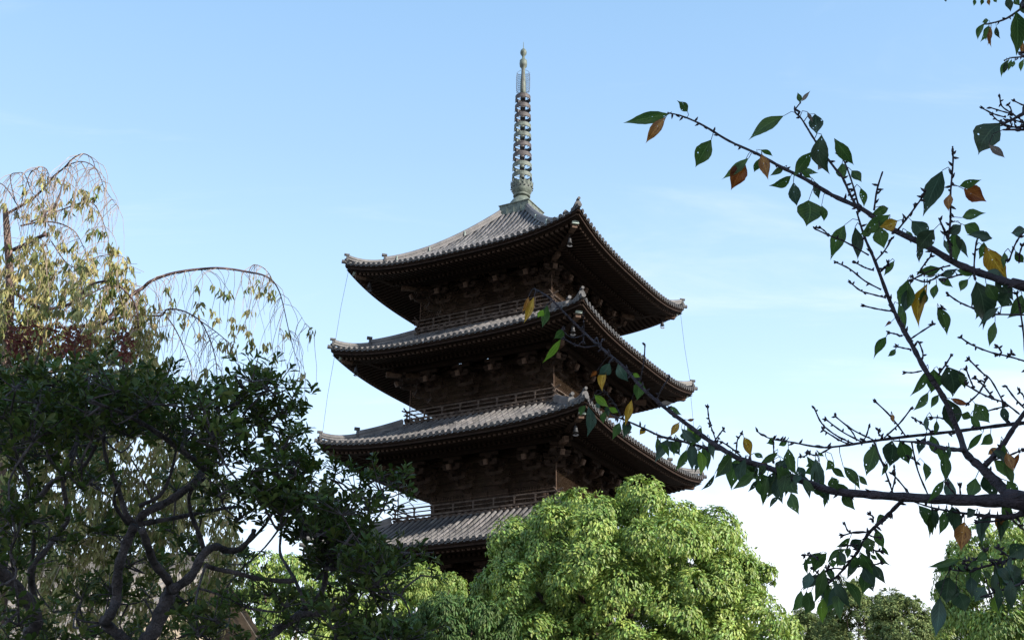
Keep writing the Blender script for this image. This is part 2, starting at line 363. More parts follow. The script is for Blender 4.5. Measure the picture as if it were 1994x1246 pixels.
def build_roof(k):
    s = ST[k]; h, ri = s['h'], s['ri']
    # pan tiles: one curved sheet per side, four sides
    g = MB(); nx, nr = 36, 12; vs = []; fs = []
    for j in range(nr+1):
        r = h-(h-ri)*j/nr
        for i in range(nx+1):
            x = (2*i/nx-1)*r; vs.append((x, -r, roof_z(s, x, r)-0.03))
    for j in range(nr):
        for i in range(nx):
            a = j*(nx+1)+i; fs.append((a, a+1, a+nx+2, a+nx+1))
    g.add(vs, fs, 1)
    # underside board
    vs = []; fs = []
    for j in range(9):
        r = (h-0.12)-(h-0.12-s['wl'])*j/8
        for i in range(nx+1):
            x = (2*i/nx-1)*r; vs.append((x, -r, under_z(s, x, r)+0.17+(0.0 if j > 2 else 0.0)))
    for j in range(8):
        for i in range(nx):
            a = j*(nx+1)+i; fs.append((a+1, a, a+nx+1, a+nx+2))
    g.add(vs, fs, 2)
    # barrel rows: short overlapping round tiles down every row
    sp = 0.41; m = int(h/sp)
    for i in range(-m, m+1):
        x = i*sp+0.5*sp*0
        if abs(x) > h-0.12: continue
        r0, r1 = h+0.03, max(ri, abs(x)+0.05)
        n = max(1, int((r0-r1)/0.55)); rr = [r0-(r0-r1)*q/n for q in range(n+1)]
        jx = rng.normal(0, 0.006)
        for q in range(n):
            ra, rb = rr[q], rr[q+1]
            pa = (x+jx, -ra, roof_z(s, x, min(ra, h))); pb = (x+jx, -rb-0.03, roof_z(s, x, rb)+0.0)
            vs = []; 
            for p_, rd in ((pa, 0.118), (pb, 0.100)):
                for t in range(6):
                    an = math.pi*t/5; vs.append((p_[0]+rd*math.cos(an), p_[1], p_[2]+rd*math.sin(an)-0.01+rng.normal(0, .002)))
            g.add(vs, [(t, t+1, t+7, t+6) for t in range(5)]+[(5, 4, 3, 2, 1, 0)], 0)
    g.rot4()
    ro = g.build('roof', [TILE, TILEP, WOOD], PAG)
    # eave edge tiles: round end discs and the curved lip between
    g = MB()
    for i in range(-m, m+1):
        x = i*sp
        if abs(x) > h-0.12: continue
        z = roof_z(s, x, h)
        vs = []; n = 12
        for yy, rd in ((-h-0.03, 0.135), (-h-0.085, 0.135), (-h-0.085, 0.085), (-h-0.065, 0.080), (-h-0.065, 0.045), (-h-0.09, 0.03)):
            for t in range(n):
                an = 2*math.pi*t/n; vs.append((x+rd*math.cos(an), yy, z+0.015+rd*math.sin(an)))
        fs = [(b*n+t, b*n+(t+1) % n, (b+1)*n+(t+1) % n, (b+1)*n+t) for b in range(5) for t in range(n)]
        fs.append(tuple(5*n+t for t in range(n)))
        g.add(vs, fs)
        if abs(x+sp) < h-0.12:      # lip of the pan tile
            vs = []
            for t in range(6):
                f = t/5; xx = x+0.10+(sp-0.20)*f; zz = roof_z(s, xx, h)-0.02-0.055*math.sin(math.pi*f)
                vs += [(xx, -h-0.04, zz), (xx, -h-0.04, zz-0.09), (xx, -h+0.1, zz)]
            fs = []
            for t in range(5):
                a = t*3; fs += [(a, a+1, a+4, a+3), (a+2, a, a+3, a+5)]
            g.add(vs, fs)
    side4(g, 'eave_tiles', TILEE, ro)
    # eave boards (stacked, following the curve)
    g = MB(); seg = 24
    for dy, dz, wd, ht in ((0.10, -0.13, 0.16, 0.14), (0.22, -0.28, 0.20, 0.15), (0.36, -0.40, 0.16, 0.10)):
        g.beam([((2*i/seg-1)*(h-dy), -(h-dy), s['zm']+lift(s, (2*i/seg-1)*(h-dy), h)+dz) for i in range(seg+1)], wd, ht)
    q = FLY+0.02
    g.beam([((2*i/seg-1)*(h-q), -(h-q), under_z(s, (2*i/seg-1)*(h-q), h-q+.05)-0.02) for i in range(seg+1)], 0.16, 0.14)
    side4(g, 'eave_boards', WOODE, ro)
    # rafters
    for nm, ra, rb in (('flying_rafters', h-0.42, h-FLY-0.2), ('base_rafters', h-FLY+0.16, s['wl']-0.1)):
        g = MB(); st = 0.335; n = int(ra/st)
        for i in range(-n, n+1):
            x = (i+0.5)*st
            if abs(x) > ra-0.1: continue
            r1 = max(rb, abs(x))
            if ra-r1 < 0.15: continue
            f = 0.085
            if nm[0] == 'f':
                pa = (x, -ra, under_z(s, x, ra)+f); pb = (x, -r1, s['zm']-0.62+0.20*(h-r1)+lift(s, x, r1)+f)
            else:
                sl_ = lambda r: s['zm']-0.62+0.20*FLY-0.26+0.30*(h-r-FLY)+lift(s, x, r)+f
                pa = (x, -ra, sl_(ra)); pb = (x, -r1, sl_(r1))
            pm = tuple((pa[c]+pb[c])/2 for c in range(3))
            g.beam([pa, pb], 0.145, 0.17)
            if nm[0] == 'f': g.beam([(pa[0], pa[1]-0.03, pa[2]-0.004), (pa[0], pa[1]+0.10, pa[2]+0.016)], 0.152, 0.178, 1)
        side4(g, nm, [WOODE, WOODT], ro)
    # corner beams with copper caps
    for q in range(4):
        g = MB(); pts = []
        r0, r1 = h-0.62, s['wl']
        for t in range(9):
            r = r0+(r1-r0)*t/8; pts.append((r, -r, under_z(s, r, r)+0.02+min(0.16, 0.08*t)))
        g.beam(pts, 0.30, 0.40)
        if False: g.beam([(r0-0.05-1.5, -(r0-1.55), pts[4][2]-0.42), (r0-FLY+0.6, -(r0-FLY+0.6), under_z(s, r0-1.7, r0-1.7)-0.30), (s['wl'], -s['wl'], under_z(s, s['wl'], s['wl'])-0.28)][1:], 0.30, 0.34)
        a = q*math.pi/2
        g.beam([(r0+0.05, -r0-0.05, pts[0][2]-0.01), (r0-0.45, -r0+0.45, pts[0][2]-0.02)], 0.32, 0.42, 1)
        o = g.build('corner_beam', [WOODE, WOODL], ro); o.rotation_euler = (0, 0, a)
        g = MB(); z = pts[0][2]
        g.beam([(r0+0.17, -r0-0.17, z+0.115), (r0+0.02, -r0-0.02, z+0.115)], 0.42, 0.24)
        o2 = g.build('beam_cap', CAPM, ro); o2.rotation_euler = (0, 0, a)
    # hip ridges in two tiers, with demon-tile ends and round discs
    rt = ri+(h-ri)*(0.74 if k == 4 else 0.52)
    for q in range(4):
        g = MB()
        def hip(r, dz): return (r, -r, roof_z(s, r, r)+dz)
        n = 14
        up = [hip(ri+(rt-ri)*t/n, 0.16) for t in range(n+1)]
        g.beam(up, 0.34, 0.34); g.tube([(p[0], p[1], p[2]+0.19) for p in up], 0.13, 8)
        g.beam([(p[0], p[1], p[2]+0.06) for p in up], 0.42, 0.05)
        lo = [hip(rt+(h-0.18-rt)*t/8, 0.07+0.28*(t/8)**2.5) for t in range(9)]
        g.beam(lo, 0.26, 0.24); g.tube([(p[0], p[1], p[2]+0.13) for p in lo], 0.11, 8)
        g.beam([(p[0], p[1], p[2]+0.03) for p in lo], 0.34, 0.04)
        o = g.build('hip_ridge', TILE, ro); o.rotation_euler = (0, 0, q*math.pi/2)
        for (r, sc) in ((rt, 0.9), (h-0.18, 0.72)):
            g = MB(); p = hip(r, 0.26 if r > rt else 0.16)
            d = np.array((1, -1, 0))/math.sqrt(2); sd = np.array((1, 1, 0))/math.sqrt(2); P0 = np.array(p)+d*0.02
            prof = [(-.24, -.22), (.24, -.22), (.27, .02), (.20, .20), (.10, .33), (0, .40), (-.10, .33), (-.20, .20), (-.27, .02)]
            vs = [P0+sd*x_*sc+np.array((0, 0, z_*sc))+d*t_ for t_ in (0, .12) for x_, z_ in prof]; m_ = len(prof)
            g.add(vs, [tuple(range(m_-1, -1, -1)), tuple(range(m_, 2*m_))]+[(t, (t+1) % m_, m_+(t+1) % m_, m_+t) for t in range(m_)])
            for zz, ln in ((0.46*sc, 0.24), (-0.06*sc, 0.20)):
                cpt = P0+np.array((0, 0, zz))+d*(0.02)
                g.tube([cpt-d*0.10, cpt+d*ln, cpt+d*(ln+.001), cpt+d*(ln-0.03)], [0.12*sc, 0.125*sc, 0.085*sc, 0.08*sc], 12)
                g.tube([cpt+d*(ln-.03), cpt+d*ln], [0.045*sc, 0.03*sc], 8)
            o = g.build('ridge_end_tile', TILEE, ro); o.rotation_euler = (0, 0, q*math.pi/2)
        # last tile at the very corner
        g = MB(); p = np.array(hip(h, 0.05)); d = np.array((1, -1, 0.12)); d = d/np.linalg.norm(d)
        g.tube([p-d*0.35, p+d*0.16, p+d*0.161, p+d*0.13], [0.12, 0.13, 0.09, 0.08], 12)
        o = g.build('corner_tile', TILEE, ro); o.rotation_euler = (0, 0, q*math.pi/2)
    if k == 4:      # pale metal straps over the top ridge
        for q in range(4):
            for r in (2.9, 4.6, 6.15):
                g = MB(); p = np.array((r, -r, roof_z(s, r, r)+0.20)); sd = np.array((1, 1, 0))/math.sqrt(2)
                g.tube([p+sd*0.27-np.array((0, 0, .22)), p+sd*.25+np.array((0, 0, .08)), p+np.array((0, 0, .17)), p-sd*.25+np.array((0, 0, .08)), p-sd*.27-np.array((0, 0, .22))], 0.035, 6)
                o = g.build('ridge_strap', CAPM, ro); o.rotation_euler = (0, 0, q*math.pi/2)
    return ro
for k in range(5): build_roof(k)

def storey(k):
    s = ST[k]; wl = s['wl']; zb = s['bz']; zt = s['zm']+0.35
    # wall with plank panels, door recess, lattice windows
    g = MB()
    g.box((0, -wl+0.11, (zb+zt)/2), (2*wl, 0.12, zt-zb))
    g.rot4(); wo_ = g.build('wall', WOOD, PAG); g = MB()
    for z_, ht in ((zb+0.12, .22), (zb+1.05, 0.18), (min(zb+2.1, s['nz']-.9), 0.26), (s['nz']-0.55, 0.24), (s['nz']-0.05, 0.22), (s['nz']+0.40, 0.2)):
        g.box((0, -wl+0.005, z_), (2*wl+0.5, 0.20, ht))
    side4(g, 'tie_beam', WOODB, wo_)
    # door and lattice windows on each side
    for q in range(4):
        g = MB(); hgt = max(0.9, s['nz']-0.9-zb)
        for sx in (-1, 1):
            g.box((sx*wl*0.155, -wl+0.02, zb+0.25+hgt*0.45), (wl*0.29, 0.09, hgt*0.85))
        d_ = g.build('door', WOODB, wo_); d_.rotation_euler = (0, 0, q*math.pi/2)
        for sx in (-1, 1):
            g = MB(); x0 = sx*wl*0.67; n = 9
            for t in range(n): g.box((x0+(t-(n-1)/2)*wl*0.048, -wl+0.015, zb+0.25+hgt*0.52), (0.06, 0.07, hgt*0.55))
            for zz in (0.24, 0.80): g.box((x0, -wl-0.0, zb+0.25+hgt*zz), (wl*0.50, 0.09, 0.09))
            w_ = g.build('lattice_window', WOODB, wo_); w_.rotation_euler = (0, 0, q*math.pi/2)
    # columns
    g = MB(); g.tube([(0, 0, zb), (0, 0, s['nz']-0.6)], 0.21, 12)
    first = None
    cs = [(-wl, -wl), (-wl/3, -wl), (wl/3, -wl), (wl, -wl), (wl, -wl/3), (wl, wl/3), (wl, wl), (wl/3, wl), (-wl/3, wl), (-wl, wl), (-wl, wl/3), (-wl, -wl/3)]
    c0 = g.build('column', WOODB, PAG, smooth=True)
    for i, (x, y) in enumerate(cs):
        o = c0 if i == 0 else c0.copy()
        if i: COL.objects.link(o)
        o.location = (x, y, 0)
    # three-step bracket set: made once facing -y with the wall plane at y = 0
    nr = s['nr']-wl; z0 = s['nz']
    def bracket(L, f=1.0):
        g = MB(); st = L/3.4
        g.box((0, 0, z0-1.30), (0.46*f, 0.46*f, 0.20)); g.box((0, 0, z0-1.13), (0.56*f, 0.56*f, 0.14))
        zz = z0-0.96
        for t in range(3):
            ln = st*(t+1)
            g.beam([(0, 0.2, zz), (0, -ln+0.1, zz), (0, -ln-0.10, zz+0.09)], 0.20, 0.24)
            for yy, hw in ((-st*t, 0.62), (-ln, 0.55)):
                g.beam([(-hw, yy, zz+0.25), (-hw*.6, yy, zz+0.17), (hw*.6, yy, zz+0.17), (hw, yy, zz+0.25)], 0.17, 0.2)
                for xx in (-hw+0.08, 0, hw-0.08): g.box((xx, yy, zz+0.34), (0.30, 0.30, 0.17))
            zz += 0.40
        # tail rafter with its squared nose and the block riding on it
        g.beam([(0, 0.3, z0+0.95), (0, -L-0.10, z0+0.02)], 0.22, 0.30)
        g.box((0, -L+0.35, z0+0.43), (0.34, 0.34, 0.20))
        g.beam([(-0.62, -L+0.35, z0+0.62), (0.62, -L+0.35, z0+0.62)], 0.18, 0.2)
        return g
    def nose(L, x=0):
        g = MB(); dy = -L-0.10
        g.beam([(x, dy+0.12, z0+0.02+0.055), (x, dy-0.03, z0+0.02-0.012)], 0.25, 0.33)
        return g
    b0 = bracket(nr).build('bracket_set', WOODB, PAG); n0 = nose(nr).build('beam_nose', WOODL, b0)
    first = True
    for q in range(4):
        for x in (-wl, -wl/3, wl/3, wl):
            a = q*math.pi/2; o = b0 if first else copy_tree(b0, PAG)
            first = False
            o.location = (x*math.cos(a)+wl*math.sin(a), x*math.sin(a)-wl*math.cos(a), 0); o.rotation_euler = (0, 0, a)
    # diagonal bracket with two heavy noses at each corner
    Ld = (s['nr']-wl)*1.35
    g = bracket(Ld, 1.1)
    d0 = g.build('corner_bracket_set', WOODB, PAG)
    g = nose(Ld)
    g.beam([(0, -Ld*0.4, z0+0.75), (0, -Ld-0.75, z0+0.62)], 0.28, 0.34)
    g.build('beam_nose', WOODL, d0)
    for q in range(4):
        a = q*math.pi/2; o = d0 if q == 0 else copy_tree(d0, PAG)
        o.location = (wl*math.cos(a)+wl*math.sin(a), wl*math.sin(a)-wl*math.cos(a), 0); o.rotation_euler = (0, 0, a+math.pi/4)
    # eave purlin
    g = MB(); r = s['nr']-0.1
    g.beam([(-r-0.6, -r, z0+0.86), (r+0.6, -r, z0+0.86)], 0.24, 0.26); g.beam([(-wl-1.0, -wl-0.9, z0+0.75), (wl+1.0, -wl-0.9, z0+0.75)], 0.2, 0.22)
    side4(g, 'eave_purlin', WOOD, PAG)
    if k == 0: return
    # balcony: skirt, floor, joist ends, rails and posts
    br = s['br']; g = MB(); zr = roof_z(ST[k-1], 0, ST[k-1]['ri'])
    lo_ = min(zr-0.05, zb-0.5)
    g.box((0, -br+0.16, (zb-0.32+lo_)/2), (2*br-0.33, 0.1, zb-0.32-lo_))
    g.rot4(); bal = g.build('balcony', WOODE, PAG)
    g = MB(); g.box((0, -br+0.75, zb-0.04), (2*br-0.0, 1.5, 0.07)); g.box((0, 0, zb-.3), (0.1, 0.1, .1))
    side4(g, 'balcony_floor', WOODL, bal)
    g = MB()
    g.box((0, -br-0.02, zb-0.13), (2*br+0.10, 0.14, 0.11))
    g.box((0, -br+0.10, zb-0.32), (2*br+0.62, 0.20, 0.18))
    n = int(2*br/0.42)
    for t in range(n+1): g.box((-br+2*br*t/n, -br-0.02, zb-0.04), (0.20, 0.20, 0.085))
    for x in (-br*0.62, -br*.2, br*.2, br*0.62): g.box((x, -br+0.06, zb-0.225), (0.5, 0.20, 0.10))
    side4(g, 'balcony_edge_beam', WOODG, bal)
    g = MB(); e_ = br+0.34
    def rail(z, rr, ex, lift_):
        g.tube([(-br-ex, -br, z+lift_), (-br-ex*.5, -br, z+lift_*.35), (-br, -br, z), (br, -br, z), (br+ex*.5, -br, z+lift_*.35), (br+ex, -br, z+lift_)], rr, 7)
    rail(zb+0.66, 0.050, 0.40, 0.12); rail(zb+0.40, 0.040, 0.26, 0.03)
    g.box((0, -br, zb+0.12), (2*br+0.4, 0.10, 0.11))
    side4(g, 'handrail', WOODG, bal)
    pm = MB(); pm.box((0, 0, zb+0.36), (0.085, 0.085, 0.52)); pm.box((0, 0, zb+0.58), (0.15, 0.12, 0.06))
    p0 = pm.build('rail_post', WOODG, bal); n = 8; first = True
    for q in range(4):
        for t in range(n):
            x = -br+2*br*t/n; a = q*math.pi/2
            o = p0 if first else p0.copy()
            if not first: COL.objects.link(o)
            first = False
            o.location = (x*math.cos(a)+br*math.sin(a), x*math.sin(a)-br*math.cos(a), 0); o.rotation_euler = (0, 0, a)
    # bird net stretched from the eave down to the balcony
    nr_ = br-0.13; nb = MB(); z1 = s['zm']+0.05
    vs = []; fs = []; n = 24
    for j in range(7):
        for i in range(n+1):
            x = (2*i/n-1)*nr_; z_ = zb+0.02+(z1-zb)*j/6
            vs.append((x, -nr_+0.03*math.sin(i*1.9+j)*math.sin(math.pi*j/6)*math.sin(math.pi*i/n), z_))
    for j in range(6):
        for i in range(n):
            a = j*(n+1)+i; fs.append((a, a+1, a+n+2, a+n+1))
    nb.add(vs, fs); no = side4(nb, 'bird_net', NET, PAG, True)
    g = MB(); g.tube([(nr_+0.02, -nr_-0.02, zb), (nr_+0.02, -nr_-0.02, z1)], 0.03, 6)
    for zz in (zb+0.9, z1-0.1): g.tube([(-nr_, -nr_-0.02, zz), (nr_, -nr_-0.02, zz)], 0.012, 4)
    w0 = g.build('net_wire', WOODL, no[0])
    for q in (1, 2, 3): c = w0.copy(); COL.objects.link(c); c.parent = no[q]
for k in range(5): storey(k)
# stone base
g = MB()
g.box((0, 0, 0.30), (14.2, 14.2, 0.60)); g.box((0, 0, 0.75), (13.6, 13.6, 0.30))
for t in range(5): g.box((0, -7.1-0.17-t*0.34+0.0, (0.9-t*0.18)/2-0.09+0.0), (2.6, 0.336, 0.9-t*0.18-0.18+0.002*t))
g.build('stone_base', mat('granite', (0.24, 0.23, 0.21), 0.85, 0.25, 4.0, 0.3, 20), PAG)

# finial
FIN = MB()
hb = 1.17
FIN.box((0, 0, 40.93), (2*hb-0.06, 2*hb-0.06, 0.78)); FIN.box((0, 0, 41.31), (2*hb+0.06, 2*hb+0.06, 0.06)); 
for q in range(4):
    for t in (-0.55, 0.0, 0.55):
        a = q*math.pi/2; FIN.box((t*math.cos(a)+(hb-.02)*math.sin(a), t*math.sin(a)-(hb-.02)*math.cos(a), 40.93), (0.035, 0.03, 0.72), a)
fin = FIN.build('finial', PATINA, PAG)
g = MB()
g.lathe([(0.95, 41.34), (0.93, 41.50), (0.84, 41.75), (0.66, 42.0), (0.50, 42.16), (0.46, 42.25)], sides=28)
g.build('inverted_bowl', PATINA, fin, smooth=True)
g = MB()
g.lathe([(0.46, 42.25), (0.60, 42.29), (0.62, 42.36), (0.48, 42.42), (0.52, 42.50), (0.66, 42.62), (0.74, 42.85), (0.75, 43.10), (0.77, 43.30), (0.74, 43.32), (0.60, 43.2), (0.16, 43.15)], sides=28)
g.build('lotus_cup', PATINA, fin, smooth=True)
for t in range(16):
    a = 2*math.pi*t/16; g = MB()
    c = (math.cos(a), math.sin(a)); rr = 0.755
    prof = [(-.11, -.30), (.11, -.30), (.125, .05), (.07, .22), (0, .33), (-.07, .22), (-.125, .05)]
    vs = []
    for dd in (0.0, 0.035):
        for x_, z_ in prof:
            ro_ = rr+dd+max(0, z_)*0.10-(0.10 if z_ < -.2 else 0)
            vs.append((c[0]*ro_-c[1]*x_, c[1]*ro_+c[0]*x_, 43.10+z_))
    n = len(prof)
    g.add(vs, [tuple(range(n-1, -1, -1)), tuple(range(n, 2*n))]+[(i, (i+1) % n, n+(i+1) % n, n+i) for i in range(n)])
    g.tube([(c[0]*(rr-.03), c[1]*(rr-.03), 42.93), (c[0]*(rr+.06), c[1]*(rr+.06), 42.93)], 0.055, 8, mi=1)
    g.build('lotus_petal', [PATINA, IRON], fin)
g = MB(); g.lathe([(0.13, 43.1), (0.12, 47.0), (0.11, 50.6), (0.13, 51.0), (0.12, 53.0)], sides=14)
g.build('mast', PATINB, fin, smooth=True)
for i in range(9):
    z = 43.90+i*0.817; r_ = 0.705-0.019*i; g = MB(); ht = 0.165
    g.lathe([(r_-0.05, z-ht), (r_, z-ht), (r_+0.012, z-ht+.03), (r_, z), (r_+0.012, z+ht-.03), (r_, z+ht), (r_-0.05, z+ht), (r_-0.05, z-ht)], sides=30, cap=False)
    g.lathe([(0.0, z-0.16), (0.17, z-0.16), (0.19, z-0.05), (0.19, z+0.06), (0.17, z+0.14), (0.0, z+0.14)], sides=16)
    for q in range(4):
        a = q*math.pi/2+0.35+0.7
        g.beam([(0.24*math.cos(a), 0.24*math.sin(a), z-0.05), ((r_-.03)*math.cos(a), (r_-.03)*math.sin(a), z-0.05)], 0.035, 0.045)
    g.build('ring', PATINB if i in (5, 6, 7, 8, 2, 3) and i % 4 != 1 else PATINA, fin, smooth=False)
    b = MB()
    for q in range(8):
        a = q*math.pi/4+0.35
        b.lathe([(0.012, -0.10), (0.016, -0.12), (0.022, -0.2), (0.04, -0.23)], (r_*math.cos(a), r_*math.sin(a), z-ht+.1), 6)
    b.build('ring_bells', IRON, fin)
# flame: four openwork fins of curling wire
for q in range(4):
    g = MB(); a = q*math.pi/2+0.4; c = (math.cos(a), math.sin(a))
    def pt(x, z): return (c[0]*x, c[1]*x, z)
    for t in range(9):
        z0 = 50.95+t*0.19
        for x0 in (0.26, 0.42):
            rr = 0.075-0.012*(x0 > 0.4); an0 = rng.uniform(0, 6)
            g.tube([pt(x0+rr*math.cos(an0+v*1.1), z0+rr*math.sin(an0+v*1.1)+0.06*x0) for v in range(6)], 0.014, 4)
        g.tube([pt(0.12, z0-.04), pt(0.30, z0+.05), pt(0.50, z0+0.16), pt(0.51, z0+.24)], [0.016, .014, .011, .005], 4)
    g.tube([pt(0.14, 50.9), pt(0.44, 50.98), pt(0.50, 51.4), pt(0.50, 52.3), pt(0.40, 52.75), pt(0.16, 52.9)], 0.014, 4)
    g.build('flame', PATINB, fin)
g = MB(); g.lathe([(0.12, 50.8), (0.21, 50.95), (0.20, 51.6), (0.16, 52.4), (0.13, 53.0), (0.16, 53.05), (0.16, 53.1), (0.26, 53.2), (0.285, 53.45), (0.26, 53.72), (0.17, 53.8), (0.15, 53.86), (0.10, 53.95), (0.10, 54.1), (0.14, 54.16), (0.23, 54.32), (0.245, 54.45), (0.20, 54.62), (0.10, 54.74), (0.03, 54.82), (0.015, 55.3), (0.0, 55.45)], sides=20)
g.build('jewel', PATINA, fin, smooth=True)

# wind bells hanging under the corners
bell = empty('wind_bell', (0, 0, 0))
g = MB(); g.tube([(0, 0, 0), (0, 0, -0.22)], 0.014, 5)
g.lathe([(0.0, -0.2), (0.05, -0.2), (0.10, -0.24), (0.115, -0.34), (0.13, -0.52), (0.175, -0.66), (0.19, -0.68), (0.16, -0.68), (0.10, -0.5)], sides=14)
g.build('bell_body', IRON, bell)
g = MB(); g.tube([(0, 0, -0.5), (0, 0, -0.82)], 0.010, 5)
g.add([(-.22, 0, -.84), (-.10, .0, -.78), (0, 0.0, -.88), (.10, 0, -.78), (.22, 0, -.84), (.10, 0, -.94), (-.10, 0, -.94)] + [(-.22, 0.015, -.84), (-.10, .015, -.78), (0, 0.015, -.88), (.10, 0.015, -.78), (.22, 0.015, -.84), (.10, 0.015, -.94), (-.10, 0.015, -.94)],
      [(0, 1, 2, 3, 4, 5, 6), (13, 12, 11, 10, 9, 8, 7)]+[(i, (i+1) % 7, 7+(i+1) % 7, 7+i) for i in range(7)])
g.build('wind_plate', IRON, bell)
W_P = Matrix.Translation((0, 75.8197, 0)) @ Matrix.Rotation(-0.49965934, 4, 'Z')
bells = []
NAMES = {4: 'top', 3: 'second highest', 2: 'third highest', 1: 'second lowest'}
bell.scale = (.85, .85, .85)
first = True
for k in (4, 3, 2):
    s = ST[k]; r = s['h']-1.25
    for cx_, cy_, side_ in ((-1, -1, 'left'), (1, -1, 'near'), (1, 1, 'right')):
        if k < 4 and side_ == 'right': continue
        if k == 2 and side_ == 'left': continue
        o = bell if first else copy_tree(bell)
        first = False
        o.location = W_P @ Vector((cx_*r, cy_*r, under_z(s, r, r)-0.12)); o.rotation_euler = (0, 0, rng.uniform(-.3, .3))
        tag(o, 'dark wind bell hanging under the %s corner of the %s pagoda roof' % (side_, NAMES[k]), 'wind bell', 'wind bells under the pagoda eaves')
# cables dropping from the corners
def cable(a, b, label):
    g = MB(); A = W_P @ Vector(a); B = W_P @ Vector(b); C = (A+B)/2+Vector((-0.06, 0, 0))
    o = g.tube([A, C, B], 0.012, 5); o = g.build('lightning_cable', IRON)
    tag(o, label, 'cable', 'thin cables down the pagoda corners')
s5, s4, s3 = ST[4], ST[3], ST[2]
def cor(s, sx, sy, o_=0.0, dz=-0.3): r = s['h']-0.25+o_; return (sx*r, sy*r, s['zm']+s['li']+dz)
cable(cor(s5, -1, -1), cor(s4, -1, -1, 0.05, 0.12), 'thin cable from the left tip of the top roof to the roof below')
cable(cor(s4, -1, -1), cor(s3, -1, -1, 0.05, 0.12), 'thin cable from the left tip of the second highest roof to the third')
cable(cor(s5, 1, 1), cor(s4, 1, 1, 0.05, 0.12), 'thin cable from the right tip of the top roof to the roof below')
cable(cor(s4, 1, 1), cor(s3, 1, 1, 0.05, 0.12), 'thin cable from the right tip of the second highest roof to the third')

# ---------------------------------------------------------------- broadleaf trees (camphor and others)
def crown_tree(name, label, centre, rad, base_z, material, nl, lr, per, leaf, group=None, bark=BARKT, droop=0.75, cat='tree', seed=1, shape=1.0, tpl=T_LANC, top_only=-0.55, inner=0.25, fat=1.0):
    """trunk and limbs from the ground, a crown of lobes each carrying drooping leaves"""
    rg = np.random.default_rng(seed)
    c = np.array(centre, float); rad = np.array(rad, float)
    root = empty(name, (c[0], c[1], base_z)); loc = np.array((c[0], c[1], base_z))
    tag(root, label, cat, group)
    # lobe centres over the ellipsoid: even spiral with jitter, plus some inside
    lob = []; cush = rg.uniform(.5, 1, 40)
    for i in range(nl):
        zz = 1-(i+0.5)/nl*(1-top_only)
        an = i*2.39996+rg.normal(0, .25); q = max(0, 1-zz*zz)**0.40
        v = np.array((q*math.cos(an), q*math.sin(an), zz))
        f = rg.uniform(0.78, 0.99)
        lob.append((c+v*rad*f*np.array((1, 1, 1.0)), lr*rg.uniform(0.65, 1.35), v))
    for i in range(int(nl*inner)):
        v = unit(rg.normal(size=3)); lob.append((c+v*rad*rg.uniform(0.42, 0.74), lr*1.15, v))
    P = []; D = []; Nn = []
    for li_, (lc, r_, v) in enumerate(lob):
        deep = li_ >= nl
        n = int(per*(r_/lr)**2*(0.6 if deep else 1.0))
        ax = unit(v*np.array((1, 1, .5))*0.75+np.array((0, 0, 0.75))+rg.normal(0, .12, 3)); t1 = unit(np.cross(ax, (0.3, 0.9, 0.1))); t2 = np.cross(ax, t1)
        nt_ = max(5, n//22)                                   # leaf tufts making up the cushion
        tth = np.arccos(1-rg.random(nt_)*1.25); tph = rg.uniform(0, 2*np.pi, nt_); wh = rg.integers(0, nt_, n)
        th = np.clip(tth[wh]+rg.normal(0, .16, n), 0, 2.0); ph = tph[wh]+rg.normal(0, .17, n)/np.maximum(np.sin(th), .25)
        rad_dir = t1*np.cos(ph)[:, None]+t2*np.sin(ph)[:, None]
        uu = ax*np.cos(th)[:, None]+rad_dir*np.sin(th)[:, None]
        rr = r_*(0.80+0.30*rg.random(nt_))[wh]*rg.uniform(0.80, 1.03, n)
        el = 1+0.25*rg.normal()
        p_ = lc+(ax*(np.cos(th)*0.62)[:, None]+rad_dir*(np.sin(th)*el)[:, None])*rr[:, None]
        p_[:, 2] -= 0.22*r_*np.sin(np.clip(th, 0, 1.57))**3
        tang = rad_dir*np.cos(th)[:, None]-ax*np.sin(th)[:, None]
        d_ = unit(tang*0.75+uu*0.30+rg.normal(size=(n, 3))*0.33+np.array((0, 0, -droop*0.75)))
        P.append(p_); D.append(d_); Nn.append(unit(uu+rg.normal(size=(n, 3))*0.28+np.array((0, 0, .15))))
    P = np.concatenate(P); D = np.concatenate(D); Nn = np.concatenate(Nn); n = len(P)
    L = leaf*rg.uniform(0.7, 1.25, n)
    leaves('crown', P-loc, D, Nn, L, L*fat*rg.uniform(0.34, 0.46, n), material, root, tpl)
    g = MB()
    zt = c[2]-rad[2]*0.35
    tr = max(0.10, rad[0]*0.075)
    pts = [np.array((0, 0, -0.1)), np.array((0.1, 0.05, (zt-base_z)*.45)), np.array((-0.05, 0.1, zt-base_z)), c+np.array((0, 0, rad[2]*0.2))-loc]
    g.tube(pts, [tr*1.4, tr, tr*.85, tr*.4], 12)
    g.build('trunk', bark, root, smooth=True)
    for i in range(min(16, nl)):
        lc, r_, v = lob[int(i*nl/16) % nl]
        g = MB(); a = pts[2]*(1-(i % 4)*.06); e_ = lc-loc; m_ = (a+e_)/2+np.array((0, 0, -0.10*rad[2]))
        q, rr = smooth_pts([a, m_, e_-v*r_*.2], [tr*.45, tr*.26, tr*.08], 3); g.tube(q, rr, 7); g.build('limb', bark, root, smooth=True)
    return root
c = px(1214, 1232, 38.0)
crown_tree('camphor_tree', 'large rounded bright green camphor tree in front of the pagoda, drooping leaves', c, (4.75, 4.6, 4.3), 0, L_CAM, 165, 0.60, 850, 0.118, seed=3, top_only=-0.3, inner=0.75, droop=0.22, fat=1.25)
c = px(792, 1262, 50.0)
crown_tree('leafy_tree', 'sunlit yellow green tree top below the lowest visible pagoda roof', c, (2.85, 2.6, 3.45), 0, L_CAM2, 70, 0.58, 600, 0.13, seed=5, top_only=-0.2)
